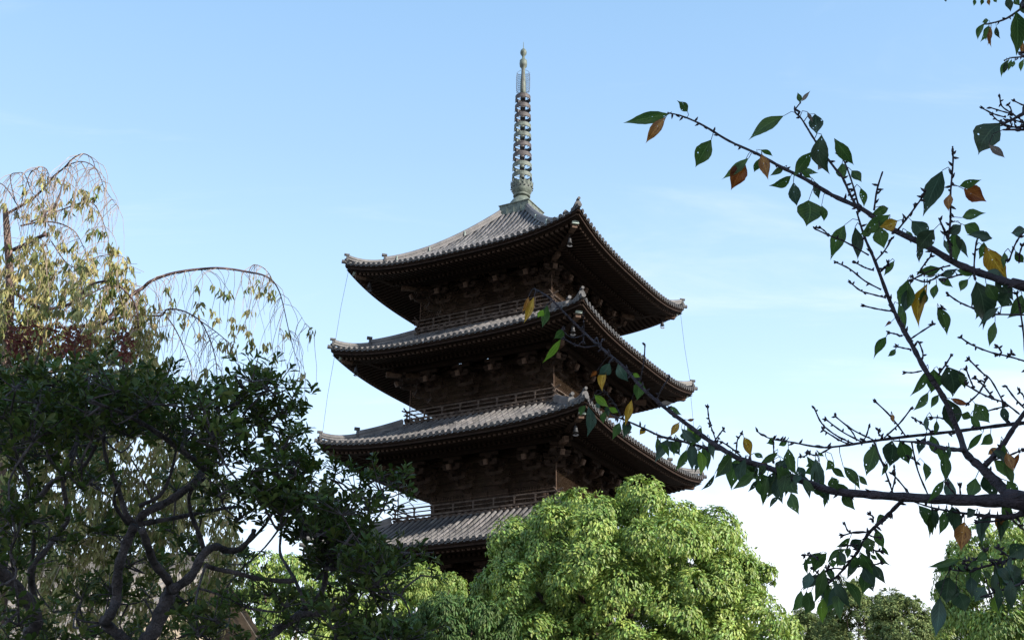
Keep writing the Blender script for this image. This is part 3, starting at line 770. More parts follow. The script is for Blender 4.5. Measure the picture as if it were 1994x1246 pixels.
c = px(900, 1275, 33.0)
crown_tree('leafy_tree', 'small deep green tree at the left foot of the bright camphor', c, (1.5, 1.3, 1.45), 0, L_DARK, 36, 0.45, 520, 0.12, seed=6, top_only=-0.3)
c = px(2010, 1262, 27.0)
crown_tree('camphor_tree', 'green camphor tree cut by the right edge behind the hanging leaves', c, (1.75, 2.1, 2.65), 0, L_CAM, 90, 0.40, 600, 0.09, seed=8, top_only=-0.3)
c = px(560, 1275, 46.0)
crown_tree('leafy_tree', 'sunlit green tree glimpsed low through gaps between the shaded evergreens', c, (2.9, 2.4, 3.5), 0, L_CAM, 66, 0.60, 420, 0.15, seed=12, top_only=-0.1)
# cypress group far right
for i, (u, v, wpx, hpx, dist, lab) in enumerate((
        (1562, 1180, 46, 130, 64, 'leftmost dark cypress right of the camphor, behind hanging leaves'),
        (1655, 1112, 62, 190, 60, 'tallest cypress at the lower right, partly behind hanging cherry leaves'),
        (1747, 1150, 58, 150, 56, 'round-topped cypress standing alone right of the tallest cypress'),
        (1808, 1205, 34, 80, 66, 'smallest distant cypress in the gap before the right-hand camphor'),
        (1608, 1196, 40, 90, 70, 'low dark cypress tucked behind the tallest one on its left side'))):
    k = dist/FPX; top = px(u, v, dist); c = top-np.array((0, 0, hpx*k*0.98))
    crown_tree('cypress_tree', lab, c, (wpx*k, wpx*k, hpx*k), 0, L_CON, 70, 0.42, 420, 0.12, group='cypresses beyond the camphor', seed=20+i, droop=-0.5, top_only=-0.1)

# shade trees outside the frame, right of and behind the viewer; they throw the foreground into shade
proto = crown_tree('shade_tree', 'tall dense evergreen beyond the right edge, nearer the viewer', (13.5, -3.6, 10.4), (4.6, 4.6, 5.6), 0, L_DARK, 100, 1.5, 520, 0.36, group='tall evergreens shading the viewer', seed=31, top_only=-0.8, inner=0.9)
o = copy_tree(proto); o.location = (14.9, -0.2, 0.4); o.rotation_euler = (0, 0, 1.9); o['label'] = 'tall dense evergreen beyond the right edge, farther from the viewer'
o = copy_tree(proto); o.location = (11.2, -6.8, -0.6); o.rotation_euler = (0, 0, 3.9); o['label'] = 'tall dense evergreen behind the viewer on the right'

# ---------------------------------------------------------------- hall behind the shrubs
hall = empty('temple_hall', (-14.2, 32.5, 0), R(-14))
tag(hall, 'low temple hall with pale tiled roof and plaster wall glimpsed through the left shrubs', 'building')
HW, HD, ZE, ZR = 6.9, 5.0, 4.9, 7.35
g = MB(); vs = []; fs = []
for sgn in (-1, 1):
    g.add([(-HW, 0, ZR), (HW, 0, ZR), (HW, sgn*HD*.5, ZR-1.15), (-HW, sgn*HD*.5, ZR-1.15), (HW, sgn*HD, ZE), (-HW, sgn*HD, ZE)], [(0, 1, 2, 3), (3, 2, 4, 5)] if sgn > 0 else [(3, 2, 1, 0), (5, 4, 2, 3)], 1)
    x = -HW+.1
    while x < HW:
        g.tube([(x, 0, ZR+.03), (x, sgn*HD*.5, ZR-1.12), (x, sgn*HD*1.01, ZE+.02)], 0.085, 7); x += 0.33
TH = mat('sunbleached_tile', (0.10, 0.09, 0.083), 0.7, 0.3, 3.0, 0.2, 12, col2=(0.24, 0.215, 0.195))
hr_ = g.build('roof', [TH, TH], hall)
g = MB(); g.box((0, 0, ZR+.16), (2*HW, .4, .34)); g.tube([(-HW-.1, 0, ZR+.38), (HW+.1, 0, ZR+.38)], .14, 8); g.build('ridge', TH, hr_)
g = MB(); g.box((0, 0, ZE/2-.05), (2*HW-2.2, 2*HD-2.4, ZE-.1))
for sx in (-1, 1):      # gables
    x = sx*(HW-1.1); y = HD-1.2
    g.add([(x, -y, ZE-.1), (x, y, ZE-.1), (x, 0, ZR-.2), (x-sx*.15, -y, ZE-.1), (x-sx*.15, y, ZE-.1), (x-sx*.15, 0, ZR-.2)], [(0, 1, 2), (5, 4, 3), (0, 2, 5, 3), (1, 4, 5, 2)])
g.build('wall', PLAST, hall)
for x in (-5.7, -3.8, -1.9, 0, 1.9, 3.8, 5.7):
    g = MB(); g.box((x, -(HD-1.2)-.02, ZE/2-.06), (.26, .2, ZE-.12)); g.build('post', WOODL, hall)
for x in (-2.85, -.95, .95, 2.85):
    g = MB(); g.box((x, -(HD-1.2)-.03, 1.35), (1.3, .1, 2.2))
    g.build('door', WOODE, hall)

# lamp post glimpsed left of centre
p = px(811, 1190, 36.0)
lamp = empty('lamp_post', (p[0], p[1], 0)); tag(lamp, 'small pale lamp head with pointed cap in front of the yellow green tree', 'street lamp')
z = p[2]; LM = mat('pale_lamp_metal', (0.5, 0.5, 0.5), 0.5, 0.1)
g = MB(); g.tube([(0, 0, 0), (0, 0, z-.26)], [.05, .035], 10); g.build('pole', IRON, lamp)
g = MB(); g.lathe([(.13, z-.05), (.12, z-.03), (0.02, z+.10), (0, z+.13)], sides=12); g.build('lamp_cap', LM, lamp)
g = MB(); g.lathe([(.03, z-.28), (.05, z-.24), (.07, z-.06), (0.0, z-.055)], sides=12); g.build('lamp_glass', LM, lamp)

# ---------------------------------------------------------------- weeping cherry at the left
WEEP = empty('weeping_cherry', (*px(8, 900, 14.0)[:2], 0)); tag(WEEP, 'weeping cherry with bare arching twigs and drooping pale leaves at the left edge', 'tree')
WL = np.array(WEEP.location)
def poly(pts, d0, d1, r0, r1, sub=3, wob=0.0, rg=rng):
    n = len(pts); P = []; Rr = []
    for i, (u, v) in enumerate(pts):
        t = i/max(1, n-1); d = d0+(d1-d0)*t+(rg.normal(0, wob) if 0 < i < n-1 else 0)
        P.append(px(u, v, d)); Rr.append((r0+(r1-r0)*t)*d/FPX)
    return smooth_pts(P, Rr, sub)
g = MB()
q, rr = poly([(2, 1246), (0, 1000), (8, 800), (15, 650), (20, 560), (15, 470), (12, 430), (10, 405)], 14, 14, 12, 4.5)
q = [np.array((q[0][0]-.1, q[0][1], 0.0))]+q; rr = [rr[0]*1.5]+rr
g.tube([a-WL for a in q], rr, 12); g.build('trunk', BARKW, WEEP, smooth=True)
WB = [([(10, 418), (34, 405), (67, 384), (88, 364), (104, 344), (125, 327), (142, 309), (162, 300), (179, 309), (186, 330)], 5, .8),
      ([(125, 327), (142, 318), (162, 315), (182, 324), (195, 344), (202, 364), (218, 388), (232, 405)], 2.2, .5),
      ([(20, 489), (51, 475), (70, 465), (88, 457)], 7, 4.5), ([(84, 418), (111, 395), (121, 361), (128, 345)], 3, 1.5),
      ([(40, 440), (81, 432), (115, 435), (142, 448), (155, 465), (165, 488)], 3, .8), ([(60, 432), (101, 415), (128, 406), (165, 393), (185, 400), (200, 430), (212, 470)], 3, .7),
      ([(40, 402), (57, 341), (70, 330), (81, 325), (92, 332), (94, 350)], 1.6, .8), ([(34, 400), (15, 370), (0, 357), (-25, 352)], 1.8, 1),
      ([(30, 395), (20, 345), (35, 337), (48, 340), (60, 370), (80, 400), (95, 440)], 1.6, .7),
      ([(15, 560), (80, 600), (140, 590), (170, 560), (200, 548), (230, 555), (262, 590), (270, 640)], 6, 1.5),
      ([(15, 720), (90, 700), (160, 660), (210, 620), (240, 590), (262, 570), (278, 561), (293, 548), (326, 535), (358, 528), (391, 524), (423, 522), (456, 525), (484, 530), (510, 535), (530, 546), (543, 566), (551, 592), (560, 633), (569, 670), (584, 717)], 8, .6),
      ([(484, 530), (493, 516), (510, 520), (524, 533), (531, 548)], 1.4, .8), ([(551, 592), (575, 600), (598, 636)], .8, .4), ([(552, 608), (543, 650), (540, 690)], .8, .5),
      ([(140, 640), (200, 625), (250, 616), (283, 615), (315, 614), (324, 603), (341, 602), (363, 608), (389, 624), (402, 646), (412, 670), (421, 707), (423, 746)], 4, 1),
      ([(324, 616), (341, 640), (358, 676), (371, 711), (373, 743)], 2.2, .9), ([(389, 624), (415, 642), (436, 659), (442, 668)], 2, .8),
      ([(100, 470), (140, 520), (190, 500), (225, 497), (245, 505), (248, 525)], 2, .7), ([(20, 620), (90, 640), (130, 600), (200, 560), (240, 545), (256, 552), (268, 580)], 3, 1),
      ([(10, 780), (60, 760), (120, 790), (200, 830), (260, 900), (300, 980)], 6, 1.5), ([(10, 860), (90, 880), (170, 940), (250, 990), (330, 1060)], 6, 2),
      ([(10, 760), (120, 720), (230, 740), (330, 800), (400, 880), (430, 960)], 6, 1.5), ([(0, 700), (40, 670), (80, 640), (60, 600)], 5, 2)]
samples = []
for pts, r0, r1 in WB:
    d0 = 14.0+rng.normal(0, .15); d1 = 14.0+rng.normal(0, .7)
    g = MB(); q, rr = poly(pts, d0, d1, r0*.56, r1*.8, 4, 0.09); g.tube([a-WL for a in q], rr, 6); g.build('branch', BARKD, WEEP, smooth=True)
    samples += [(a, len(samples)) for a in q[3:]]
SA = np.array([s_[0] for s_ in samples])
# hanging strands + leaf bunches
TW = MB(); BP = []; 
def strand(a, ln, nleafy, sway=0.12, rg=rng):
    n = 6; P = [a]; d = unit(np.array((rg.normal(0, .9), rg.normal(0, .9), rg.uniform(.1, 1.1))))
    for i in range(n):
        d = unit(d*0.62+np.array((rg.normal(0, sway), rg.normal(0, sway), -0.75))); P.append(P[-1]+d*ln/n)
    q, rr = smooth_pts(P, [.0034-.0003*i for i in range(n+1)], 2); TW.tube([x_-WL for x_ in q], rr, 4, cap=False)
    for _ in range(nleafy):
        t = rg.integers(max(1, len(q)//3), len(q)); BP.append(q[t])
    return q
arch = [i for i in range(len(SA))]
for i in range(520):
    j = rng.integers(0, len(SA)); a = SA[j]
    strand(a, rng.uniform(.2, 1.0), 1 if rng.random() < .12 else 0, .24)
def bunch_at(u, v, d=14.2, n=1):
    a = px(u, v, d)
    for _ in range(n): BP.append(a+rng.normal(0, .02, 3))
for u, v in ((416, 557), (436, 566), (440, 575), (452, 571), (491, 548), (488, 560), (506, 562), (508, 572), (526, 574), (533, 570), (413, 611), (421, 624), (453, 618), (455, 632), (458, 648), (473, 630), (488, 607), (491, 648), (492, 660), (496, 670), (441, 668), (449, 674), (449, 686), (514, 672), (525, 665), (562, 648), (583, 722), (538, 692), (367, 624), (334, 603), (350, 612), (384, 648), (334, 585), (383, 610), (145, 372), (160, 370), (172, 372), (168, 382), (150, 400), (180, 410), (105, 350), (122, 360), (85, 390), (88, 408), (140, 385), (130, 415), (63, 418), (98, 412), (185, 450), (200, 460), (217, 475), (120, 470), (135, 485), (148, 475), (178, 455), (52, 415)):
    bunch_at(u, v)
def inpoly(u, v, poly_):
    n = len(poly_); c_ = False; j = n-1
    for i in range(n):
        xi, yi = poly_[i]; xj, yj = poly_[j]
        if (yi > v) != (yj > v) and u < (xj-xi)*(v-yi)/(yj-yi)+xi: c_ = not c_
        j = i
    return c_
PW1 = [(-60, 520), (0, 505), (50, 490), (95, 505), (120, 530), (170, 500), (200, 500), (225, 500), (250, 545), (285, 580), (300, 650), (318, 720), (330, 780), (360, 850), (430, 900), (460, 1010), (470, 1120), (420, 1230), (-60, 1240)]
cnt = 0
while cnt < 800:
    u = rng.uniform(-60, 470); v = rng.uniform(480, 1240)
    if not inpoly(u, v, PW1): continue
    if v > 1050 and rng.random() < .3: continue
    cnt += 1; d = 14.0+rng.normal(0, .8); a = px(u, v, d); 
    n = 5; P = [a+np.array((rng.normal(0, .16), rng.normal(0, .1), .12)), a+np.array((rng.normal(0, .08), 0, .14)), a, a+np.array((rng.normal(0, .05), 0, -.28))]
    TW.tube([x_-WL for x_ in P], .0026, 4, cap=False)
    for f in (-.25, -.1, .05, .2): BP.append(a+np.array((rng.normal(0, .03), rng.normal(0, .03), f)))
TW.build('twigs', TWIGW, WEEP)
BP = np.array(BP); m_ = 9
pos = np.repeat(BP, m_, 0)+rng.normal(0, .022, (len(BP)*m_, 3)); n = len(pos)
dr = np.tile((0, 0, -1.0), (n, 1))+rng.normal(0, .33, (n, 3)); nn = rng.normal(size=(n, 3)); nn[:, 2] *= .3
L = rng.uniform(.06, .12, n)
leaves('foliage', pos-WL, dr, nn, L, L*rng.uniform(.22, .32, n), L_WEEP, WEEP, T_LANC)

# ---------------------------------------------------------------- evergreen shrubs in the shade, lower left
def S(ox, oy, s_, pts): return [(ox+a/s_, oy+b/s_) for a, b in pts]
TREES = [
 dict(label='leftmost shaded evergreen with a forked trunk at the lower left corner', base=(47, 1262), br=[
    ([(47, 1262), (62, 1225), (70, 1206), (56, 1173), (28, 1140), (0, 1112), (-30, 1090)], 15, 12), ([(72, 1215), (70, 1180), (64, 1150), (61, 1107), (90, 1070), (118, 1032), (132, 1008), (122, 942), (118, 919)], 8, 4),
    ([(61, 1107), (66, 1050), (66, 1000), (55, 930)], 5, 3), ([(0, 1001), (38, 989), (75, 970), (100, 940), (130, 925), (165, 905), (185, 870), (195, 845)], 8, 3),
    ([(75, 965), (52, 923), (30, 880), (20, 820), (30, 760)], 5, 2), ([(122, 942), (140, 900), (150, 850), (130, 790), (120, 740)], 4, 2), ([(118, 919), (95, 890), (90, 840), (100, 780), (90, 730)], 4, 1.5), ([(118, 919), (140, 880), (160, 840), (190, 800), (200, 750)], 5, 1.5)]),
 dict(label='middle shaded evergreen whose two crooked trunks cross below the pagoda side', base=(262, 1275), br=[
    ([(262, 1275), (235, 1240), (205, 1213), (212, 1200), (226, 1168), (230, 1112), (245, 1060), (263, 1022)], 12, 10), ([(263, 1022), (282, 999), (329, 975), (376, 942), (393, 919)], 9, 8),
    ([(420, 925), (400, 914), (353, 876), (301, 839), (254, 811), (207, 792), (180, 780)], 9, 2.5), ([(263, 1022), (245, 999), (230, 952), (212, 909), (202, 867), (205, 820)], 7, 3),
    ([(263, 1022), (339, 1008), (420, 992), (470, 985)], 6, 3), ([(250, 1020), (230, 995), (222, 970), (235, 940)], 5, 3), ([(270, 985), (310, 965), (330, 930), (342, 880), (345, 850)], 5, 2),
    ([(301, 839), (270, 790), (265, 760), (255, 720)], 4, 1.5), ([(301, 839), (295, 790), (300, 750)], 3, 1.5), ([(353, 876), (360, 820), (350, 770), (330, 730)], 4, 1.5), ([(400, 914), (410, 870), (430, 820), (470, 780), (500, 740)], 5, 2),
    ([(262, 1275), (285, 1246), (301, 1224), (320, 1177), (334, 1149)], 17, 15), ([(334, 1149), (325, 1126), (301, 1097), (287, 1060), (277, 1032)], 10, 8), ([(334, 1149), (372, 1121), (395, 1079), (420, 1064), (440, 1071), (466, 1069), (489, 1046), (495, 1030)], 11, 5),
    ([(400, 1078), (386, 1036), (372, 999), (370, 960), (400, 930)], 6, 3), ([(466, 1069), (500, 1040), (530, 1000), (540, 960)], 4, 2)]),
 dict(label='right-hand shaded evergreen with slender curving stems against the pagoda', base=(500, 1280), br=[
    ([(500, 1280), (523, 1244), (548, 1220), (577, 1200), (592, 1186)], 10, 8), ([(592, 1186), (616, 1166), (631, 1141), (634, 1107), (629, 1077), (621, 1050), (616, 1038), (592, 1004), (570, 950), (560, 900)], 7, 3),
    ([(589, 1196), (641, 1188), (678, 1168), (685, 1149), (678, 1131), (661, 1097), (651, 1073), (634, 1046), (640, 1000), (650, 950)], 7, 3), ([(592, 1176), (577, 1134), (560, 1104), (545, 1073), (550, 1020)], 5, 2.5),
    ([(571, 1131), (548, 1131), (494, 1124), (457, 1114), (420, 1107), (400, 1100)], 5, 5), ([(634, 1107), (661, 1108), (700, 1090), (760, 1080), (800, 1075)], 4, 1.5), ([(651, 1073), (700, 1040), (740, 1000), (760, 960)], 4, 1.5),
    ([(640, 1000), (690, 960), (740, 930), (770, 920)], 3, 1.2), ([(616, 1038), (580, 1010), (530, 960), (520, 900)], 4, 2), ([(678, 1131), (730, 1150), (780, 1160), (800, 1200)], 4, 1.5), ([(650, 1280), (655, 1246), (660, 1210), (672, 1185)], 7, 4), ([(560, 900), (548, 860), (530, 830)], 2.5, 1.2)]),
]
CAN = [ # canopy mass pieces in the picture: polygon, clumps, depth span
 ([(-60, 735), (20, 725), (100, 730), (150, 712), (215, 700), (300, 708), (330, 740), (360, 775), (430, 775), (445, 785), (420, 850), (300, 830), (200, 850), (100, 850), (-60, 860)], 170, 6.6, 8.6),
 ([(450, 770), (470, 740), (500, 712), (535, 716), (545, 745), (560, 780), (565, 795), (540, 790), (500, 840), (440, 860)], 32, 6.9, 7.6),
 ([(-60, 850), (200, 850), (180, 960), (120, 1000), (100, 1090), (60, 1246), (-60, 1246)], 62, 6.4, 8.8),
 ([(360, 770), (430, 770), (480, 850), (520, 900), (520, 1000), (430, 1000), (400, 950), (350, 850)], 50, 6.6, 8.2),
 ([(510, 870), (550, 855), (585, 875), (605, 915), (640, 950), (690, 975), (735, 990), (740, 1035), (765, 1050), (785, 1070), (775, 1100), (690, 1110), (600, 1040), (540, 1000), (510, 950)], 120, 6.6, 8.2),
 ([(660, 900), (730, 895), (780, 920), (790, 945), (745, 970), (690, 950)], 9, 7.2, 7.6),
 ([(720, 1080), (765, 1085), (770, 1150), (770, 1180), (750, 1246), (700, 1246), (700, 1080)], 60, 6.6, 8.4),
 ([(480, 1060), (700, 1090), (720, 1246), (380, 1246), (420, 1120)], 82, 6.6, 9.0),
 ([(110, 1100), (250, 1130), (400, 1140), (420, 1246), (60, 1246)], 55, 7.6, 9.2),
 ([(150, 880), (400, 900), (480, 1060), (300, 1100), (130, 1040)], 34, 7.8, 9.2),
 ([(-60, 1100), (50, 1180), (50, 1246), (-60, 1246)], 6, 6.3, 6.8),
 ([(735, 1190), (780, 1210), (815, 1246), (720, 1246)], 16, 6.4, 6.9),
]
trees = []
for ti, T in enumerate(TREES):
    b = px(T['base'][0], T['base'][1], 7.6); root = empty('evergreen_shrub', (b[0]-.15, b[1]+.1, 0)); tag(root, T['label'], 'shrub', 'shaded evergreens at the lower left')
    loc = np.array(root.location); pts_all = []
    g = MB(); g.tube([np.array((0, 0, -.05)), (b-loc)*np.array((.4, .4, .5)), b-loc], [.16, .11, .075], 12); g.build('trunk', BARK1, root, smooth=True)
    for bi, (pts, r0, r1) in enumerate(T['br']):
        d0 = 7.6+(0 if bi < 2 else rng.normal(0, .10)); d1 = 7.6+rng.normal(0, .45)
        g = MB(); q, rr = poly(pts, d0, d1, r0*.86, r1*.86, 5, .03)
        rr = [r_*(1+.12*math.sin(i*1.7+bi)) for i, r_ in enumerate(rr)]
        g.tube([a-loc for a in q], rr, 9); g.build('branch', BARK1, root, smooth=True)
        pts_all += q[2:]
    trees.append(dict(root=root, loc=loc, pts=np.array(pts_all), P=[], D=[], Nn=[], tw=MB(), nodes=[]))
def whorl(T, a, up, n=8, sc=1.0, rg=rng):
    up = unit(up); t = unit(np.cross(up, (0.31, 0.2, 0.9))); b = np.cross(up, t); a0 = rg.uniform(0, 6.28)
    for i in range(n):
        an = a0+i*2.4; el = rg.uniform(0.15, 1.0)
        d = (t*math.cos(an)+b*math.sin(an))*math.cos(el)+up*math.sin(el)
        T['P'].append(a-up*.012*i*.5+rg.normal(0, .003, 3)); T['D'].append(d); T['Nn'].append(up-d*.3+rg.normal(0, .15, 3))
for poly_, ncl, d0, d1 in CAN:
    us = [p_[0] for p_ in poly_]; vs_ = [p_[1] for p_ in poly_]; c_ = 0; ncl = max(3, int(ncl*(0.50 if poly_ is CAN[0][0] or poly_ is CAN[4][0] else 0.34)))
    while c_ < ncl:
        u = rng.uniform(min(us), max(us)); v = rng.uniform(min(vs_), max(vs_))
        if not inpoly(u, v, poly_): continue
        c_ += 1; cc = px(u, v, rng.uniform(d0, d1))
        best = min(range(3), key=lambda i: np.min(np.linalg.norm(trees[i]['pts']-cc, axis=1)))
        T = trees[best]; j = np.argmin(np.linalg.norm(T['pts']-cc, axis=1)); st = T['pts'][j]
        if T['nodes']:
            NA = np.array(T['nodes']); jj = np.argmin(np.linalg.norm(NA-cc, axis=1)+.05)
            if np.linalg.norm(NA[jj]-cc) < np.linalg.norm(st-cc): st = NA[jj]
        mid = (st+cc)/2+rng.normal(0, .05, 3)+np.array((0, 0, -.05))
        q, rr = smooth_pts([st, mid, cc-np.array((0, 0, .06))], [.008, .006, .004], 3); T['tw'].tube([x_-T['loc'] for x_ in q], rr, 5, cap=False); T['nodes'] += q[2:]
        for _ in range(rng.integers(6, 11)):
            o_ = rng.normal(0, 1, 3)*np.array((.085, .11, .038)); e_ = cc+o_
            T['tw'].tube([x_-T['loc'] for x_ in (cc-np.array((0, 0, .06)), (cc+e_)/2-np.array((0, 0, .03)), e_)], [.004, .003, .0022], 4, cap=False)
            whorl(T, e_, np.array((o_[0]*3, o_[1]*3, .8))+rng.normal(0, .35, 3), rng.integers(7, 11))
# sprigs standing out against the sky
for (u0, v0), (u1, v1) in (((745, 960), (722, 888)), ((740, 955), (790, 920)), ((735, 975), (800, 950)), ((520, 760), (455, 715)), ((520, 760), (482, 695)), ((520, 750), (535, 690)), ((530, 770), (575, 745)), ((540, 810), (578, 795)), ((545, 860), (556, 828)), ((500, 850), (520, 838)), ((560, 850), (590, 832)), ((600, 890), (608, 868)), ((640, 930), (680, 905)), ((650, 935), (655, 900)), ((700, 980), (745, 960)), ((720, 1000), (800, 975)), ((780, 1075), (845, 1075)), ((330, 720), (338, 700)), ((210, 700), (205, 680)), ((425, 770), (425, 748)), ((820, 1120), (862, 1118)), ((555, 795), (590, 785)), ((480, 760), (440, 735))):
    T = trees[2 if u0 > 540 else 1]; d = 7.3+rng.normal(0, .1); a = px(u0, v0, d); b = px(u1, v1, d)
    NA = np.array(T['nodes']+list(T['pts'])); st = NA[np.argmin(np.linalg.norm(NA-a, axis=1))]; T['tw'].tube([x_-T['loc'] for x_ in (st, (st+a)/2+rng.normal(0, .02, 3), a)], [.006, .006, .006], 5, cap=False)
    T['tw'].tube([x_-T['loc'] for x_ in (a, (a+b)/2+np.array((0, 0, -.01)), b)], [.006, .004, .003], 5, cap=False)
    for t in (.45, .75, 1.0): whorl(T, a+(b-a)*t+rng.normal(0, .02, 3), (b-a)*2+np.array((0, 0, .1)), 7)
for T in trees:
    P = np.array(T['P']); n = len(P); L = rng.uniform(.042, .074, n)
    leaves('foliage', P-T['loc'], np.array(T['D']), np.array(T['Nn']), L, L*rng.uniform(.34, .43, n), L_BUSH, T['root'], T_MED)
    T['tw'].build('twigs', BARK1, T['root'])
# withered reddish clumps above the left shrub
P = []; 
for _ in range(42):
    t = rng.random(); u = rng.choice((rng.normal(45, 22), rng.normal(75, 28), rng.normal(145, 14), rng.normal(238, 7))); v = rng.normal(668, 15) if u < 200 else rng.uniform(640, 700)
    a = px(u, v, 7.9+rng.normal(0, .2))
    for _ in range(22): P.append(a+rng.normal(0, .03, 3))
P = np.array(P); n = len(P); T = trees[0]; L = rng.uniform(.02, .04, n)
leaves('withered_foliage', P-T['loc'], rng.normal(size=(n, 3))+np.array((0, 0, .3)), rng.normal(size=(n, 3)), L, L*.45, L_RED, T['root'], T_LANC)
g = MB()
for u0, v0, u1, v1 in ((60, 730, 45, 665), (60, 730, 80, 660), (140, 735, 145, 660), (238, 740, 238, 640), (150, 730, 120, 680)):
    g.tube([px(u0, v0, 7.9)-T['loc'], px((u0+u1)/2+4, (v0+v1)/2, 7.9)-T['loc'], px(u1, v1, 7.9)-T['loc']], [.008, .006, .003], 5)
g.build('dry_twigs', BARK1, T['root'])

# ---------------------------------------------------------------- cherry tree reaching in from the right
CH = empty('cherry_tree', (3.5, 3.0, 0)); tag(CH, 'dark cherry branches with green and yellowing leaves reaching in from the right', 'tree')
CL = np.array(CH.location)
MAINS = [ # points, depth start/end, radius px start/end
 ('A', [(2040, 985), (1990, 976), (1900, 974), (1800, 970), (1700, 963), (1620, 955), (1560, 935), (1500, 912), (1440, 893), (1400, 870), (1370, 850), (1330, 820), (1290, 790), (1250, 755), (1215, 715), (1180, 685), (1140, 650), (1100, 610), (1070, 580), (1040, 562)], 2.7, 3.6, [15, 14, 10.5, 9, 8, 7.2, 6.6, 6, 5.2, 4.8, 4.4, 4, 3.6, 3.2, 2.8, 2.5, 2.2, 1.9, 1.7, 1.4]),
 ('B', [(2040, 572), (1994, 558), (1936, 541), (1866, 515), (1806, 480), (1725, 440), (1680, 408), (1620, 380), (1570, 350), (1520, 325), (1475, 300), (1420, 275), (1370, 245), (1330, 227), (1300, 220)], 2.8, 3.5, [8, 7.5, 7, 6.3, 5.6, 5, 4.4, 4, 3.5, 3, 2.6, 2.2, 1.9, 1.6, 1.3]),
 ('C', [(1975, 975), (1945, 943), (1913, 912), (1881, 882), (1868, 845), (1836, 772), (1800, 717), (1774, 668), (1756, 636), (1733, 587), (1704, 509), (1684, 463), (1668, 412)], 2.75, 3.2, [11, 9.5, 8, 6.5, 5.5, 5, 4.8, 4.5, 4.2, 3.6, 3, 2.4, 1.6]),
 ('D', [(1919, 905), (1950, 870), (1974, 833), (1994, 805), (2030, 760)], 2.8, 2.9, [5.5, 5, 4.6, 4.4, 4]),
 ('E', [(2030, 820), (1994, 823), (1925, 831), (1864, 839), (1763, 850), (1702, 858), (1621, 870), (1586, 869), (1538, 860), (1510, 856), (1491, 850), (1473, 839)], 3.0, 3.3, [4, 4, 3.4, 3.2, 3, 2.6, 2.2, 2, 1.6, 1.5, 1.3, 1.2]),
 ('F', [(1876, 876), (1840, 873), (1804, 862), (1775, 860), (1740, 858)], 2.85, 3.2, [4.5, 4, 3, 2.2, 1.2]),
 ('G', [(1759, 972), (1735, 996), (1710, 1020), (1690, 1040), (1668, 1077), (1645, 1105), (1629, 1122), (1613, 1136)], 2.95, 3.1, [4.2, 3.8, 3.4, 3.2, 2.8, 2.4, 2, 1.5]),
 ('H', [(2030, 1060), (1994, 1077), (1958, 1092), (1919, 1102), (1886, 1111), (1847, 1108)], 2.5, 2.6, [3.2, 3, 2.6, 2.2, 1.8, 1.3]),
 ('I', [(2030, 1120), (1994, 1134), (1958, 1146), (1909, 1162)], 2.4, 2.5, [2.6, 2.4, 2, 1.3]),
 ('J', [(2030, 985), (1994, 998), (1966, 1006), (1925, 1004), (1885, 1000), (1844, 994), (1808, 986), (1775, 975)], 2.7, 2.95, [6, 6, 5, 3.2, 2.4, 2, 1.6, 1.2]),
 ('K', [(2030, 256), (1994, 253), (1953, 253)], 2.8, 2.8, [2.4, 2.2, 1.6]),
 ('L', [(1852, 504), (1849, 475), (1841, 454), (1835, 440), (1828, 425)], 2.95, 2.95, [2.8, 2.5, 2.2, 2, 1.2]), ('L2', [(1846, 468), (1850, 439), (1851, 415), (1851, 378), (1854, 341), (1856, 313), (1855, 285)], 2.95, 3.0, [2.2, 2, 2, 1.9, 1.8, 1.7, 1.5]),
 ('M', [(1738, 450), (1744, 452), (1770, 420), (1796, 384), (1803, 370)], 3.05, 3.0, [2, 2, 1.8, 1.6, 1.2]), ('N', [(1702, 410), (1708, 369), (1719, 334)], 3.1, 3.1, [1.9, 1.8, 1.6]),
 ('O', [(1674, 413), (1658, 384), (1641, 347), (1626, 328), (1599, 292), (1582, 266), (1561, 232), (1548, 217), (1559, 200)], 3.1, 3.2, [2.5, 2.4, 2.3, 2.2, 2, 1.9, 1.7, 1.5, 1]),
 ('O2', [(1672, 402), (1660, 358), (1645, 317), (1632, 295)], 3.12, 3.2, [2, 1.8, 1.5, 1.2]),
 ('P', [(1405, 874), (1378, 872), (1365, 869), (1337, 861), (1309, 855), (1284, 848), (1258, 836), (1229, 823), (1207, 814), (1191, 808)], 3.32, 3.5, [4, 3.4, 3, 2.6, 2.4, 2.2, 2, 1.8, 1.5, 1.2]),
 ('T', [(2030, -10), (1992, 15), (1959, 37), (1929, 46), (1915, 48)], 5.6, 6.0, [2.6, 2.2, 1.8, 1.5, 1]), ('T2', [(2030, 108), (1994, 111), (1970, 113), (1955, 118)], 5.8, 6.0, [2, 1.5, 1.2, .9]), ('T3', [(2030, -30), (1960, -12), (1900, -8), (1840, -3)], 5.6, 6.1, [2.4, 2, 1.5, 1]),
 ('U', [(2030, 205), (1994, 221), (1966, 236), (1951, 243)], 3.6, 3.5, [4, 3.4, 2, 1.2]),
]
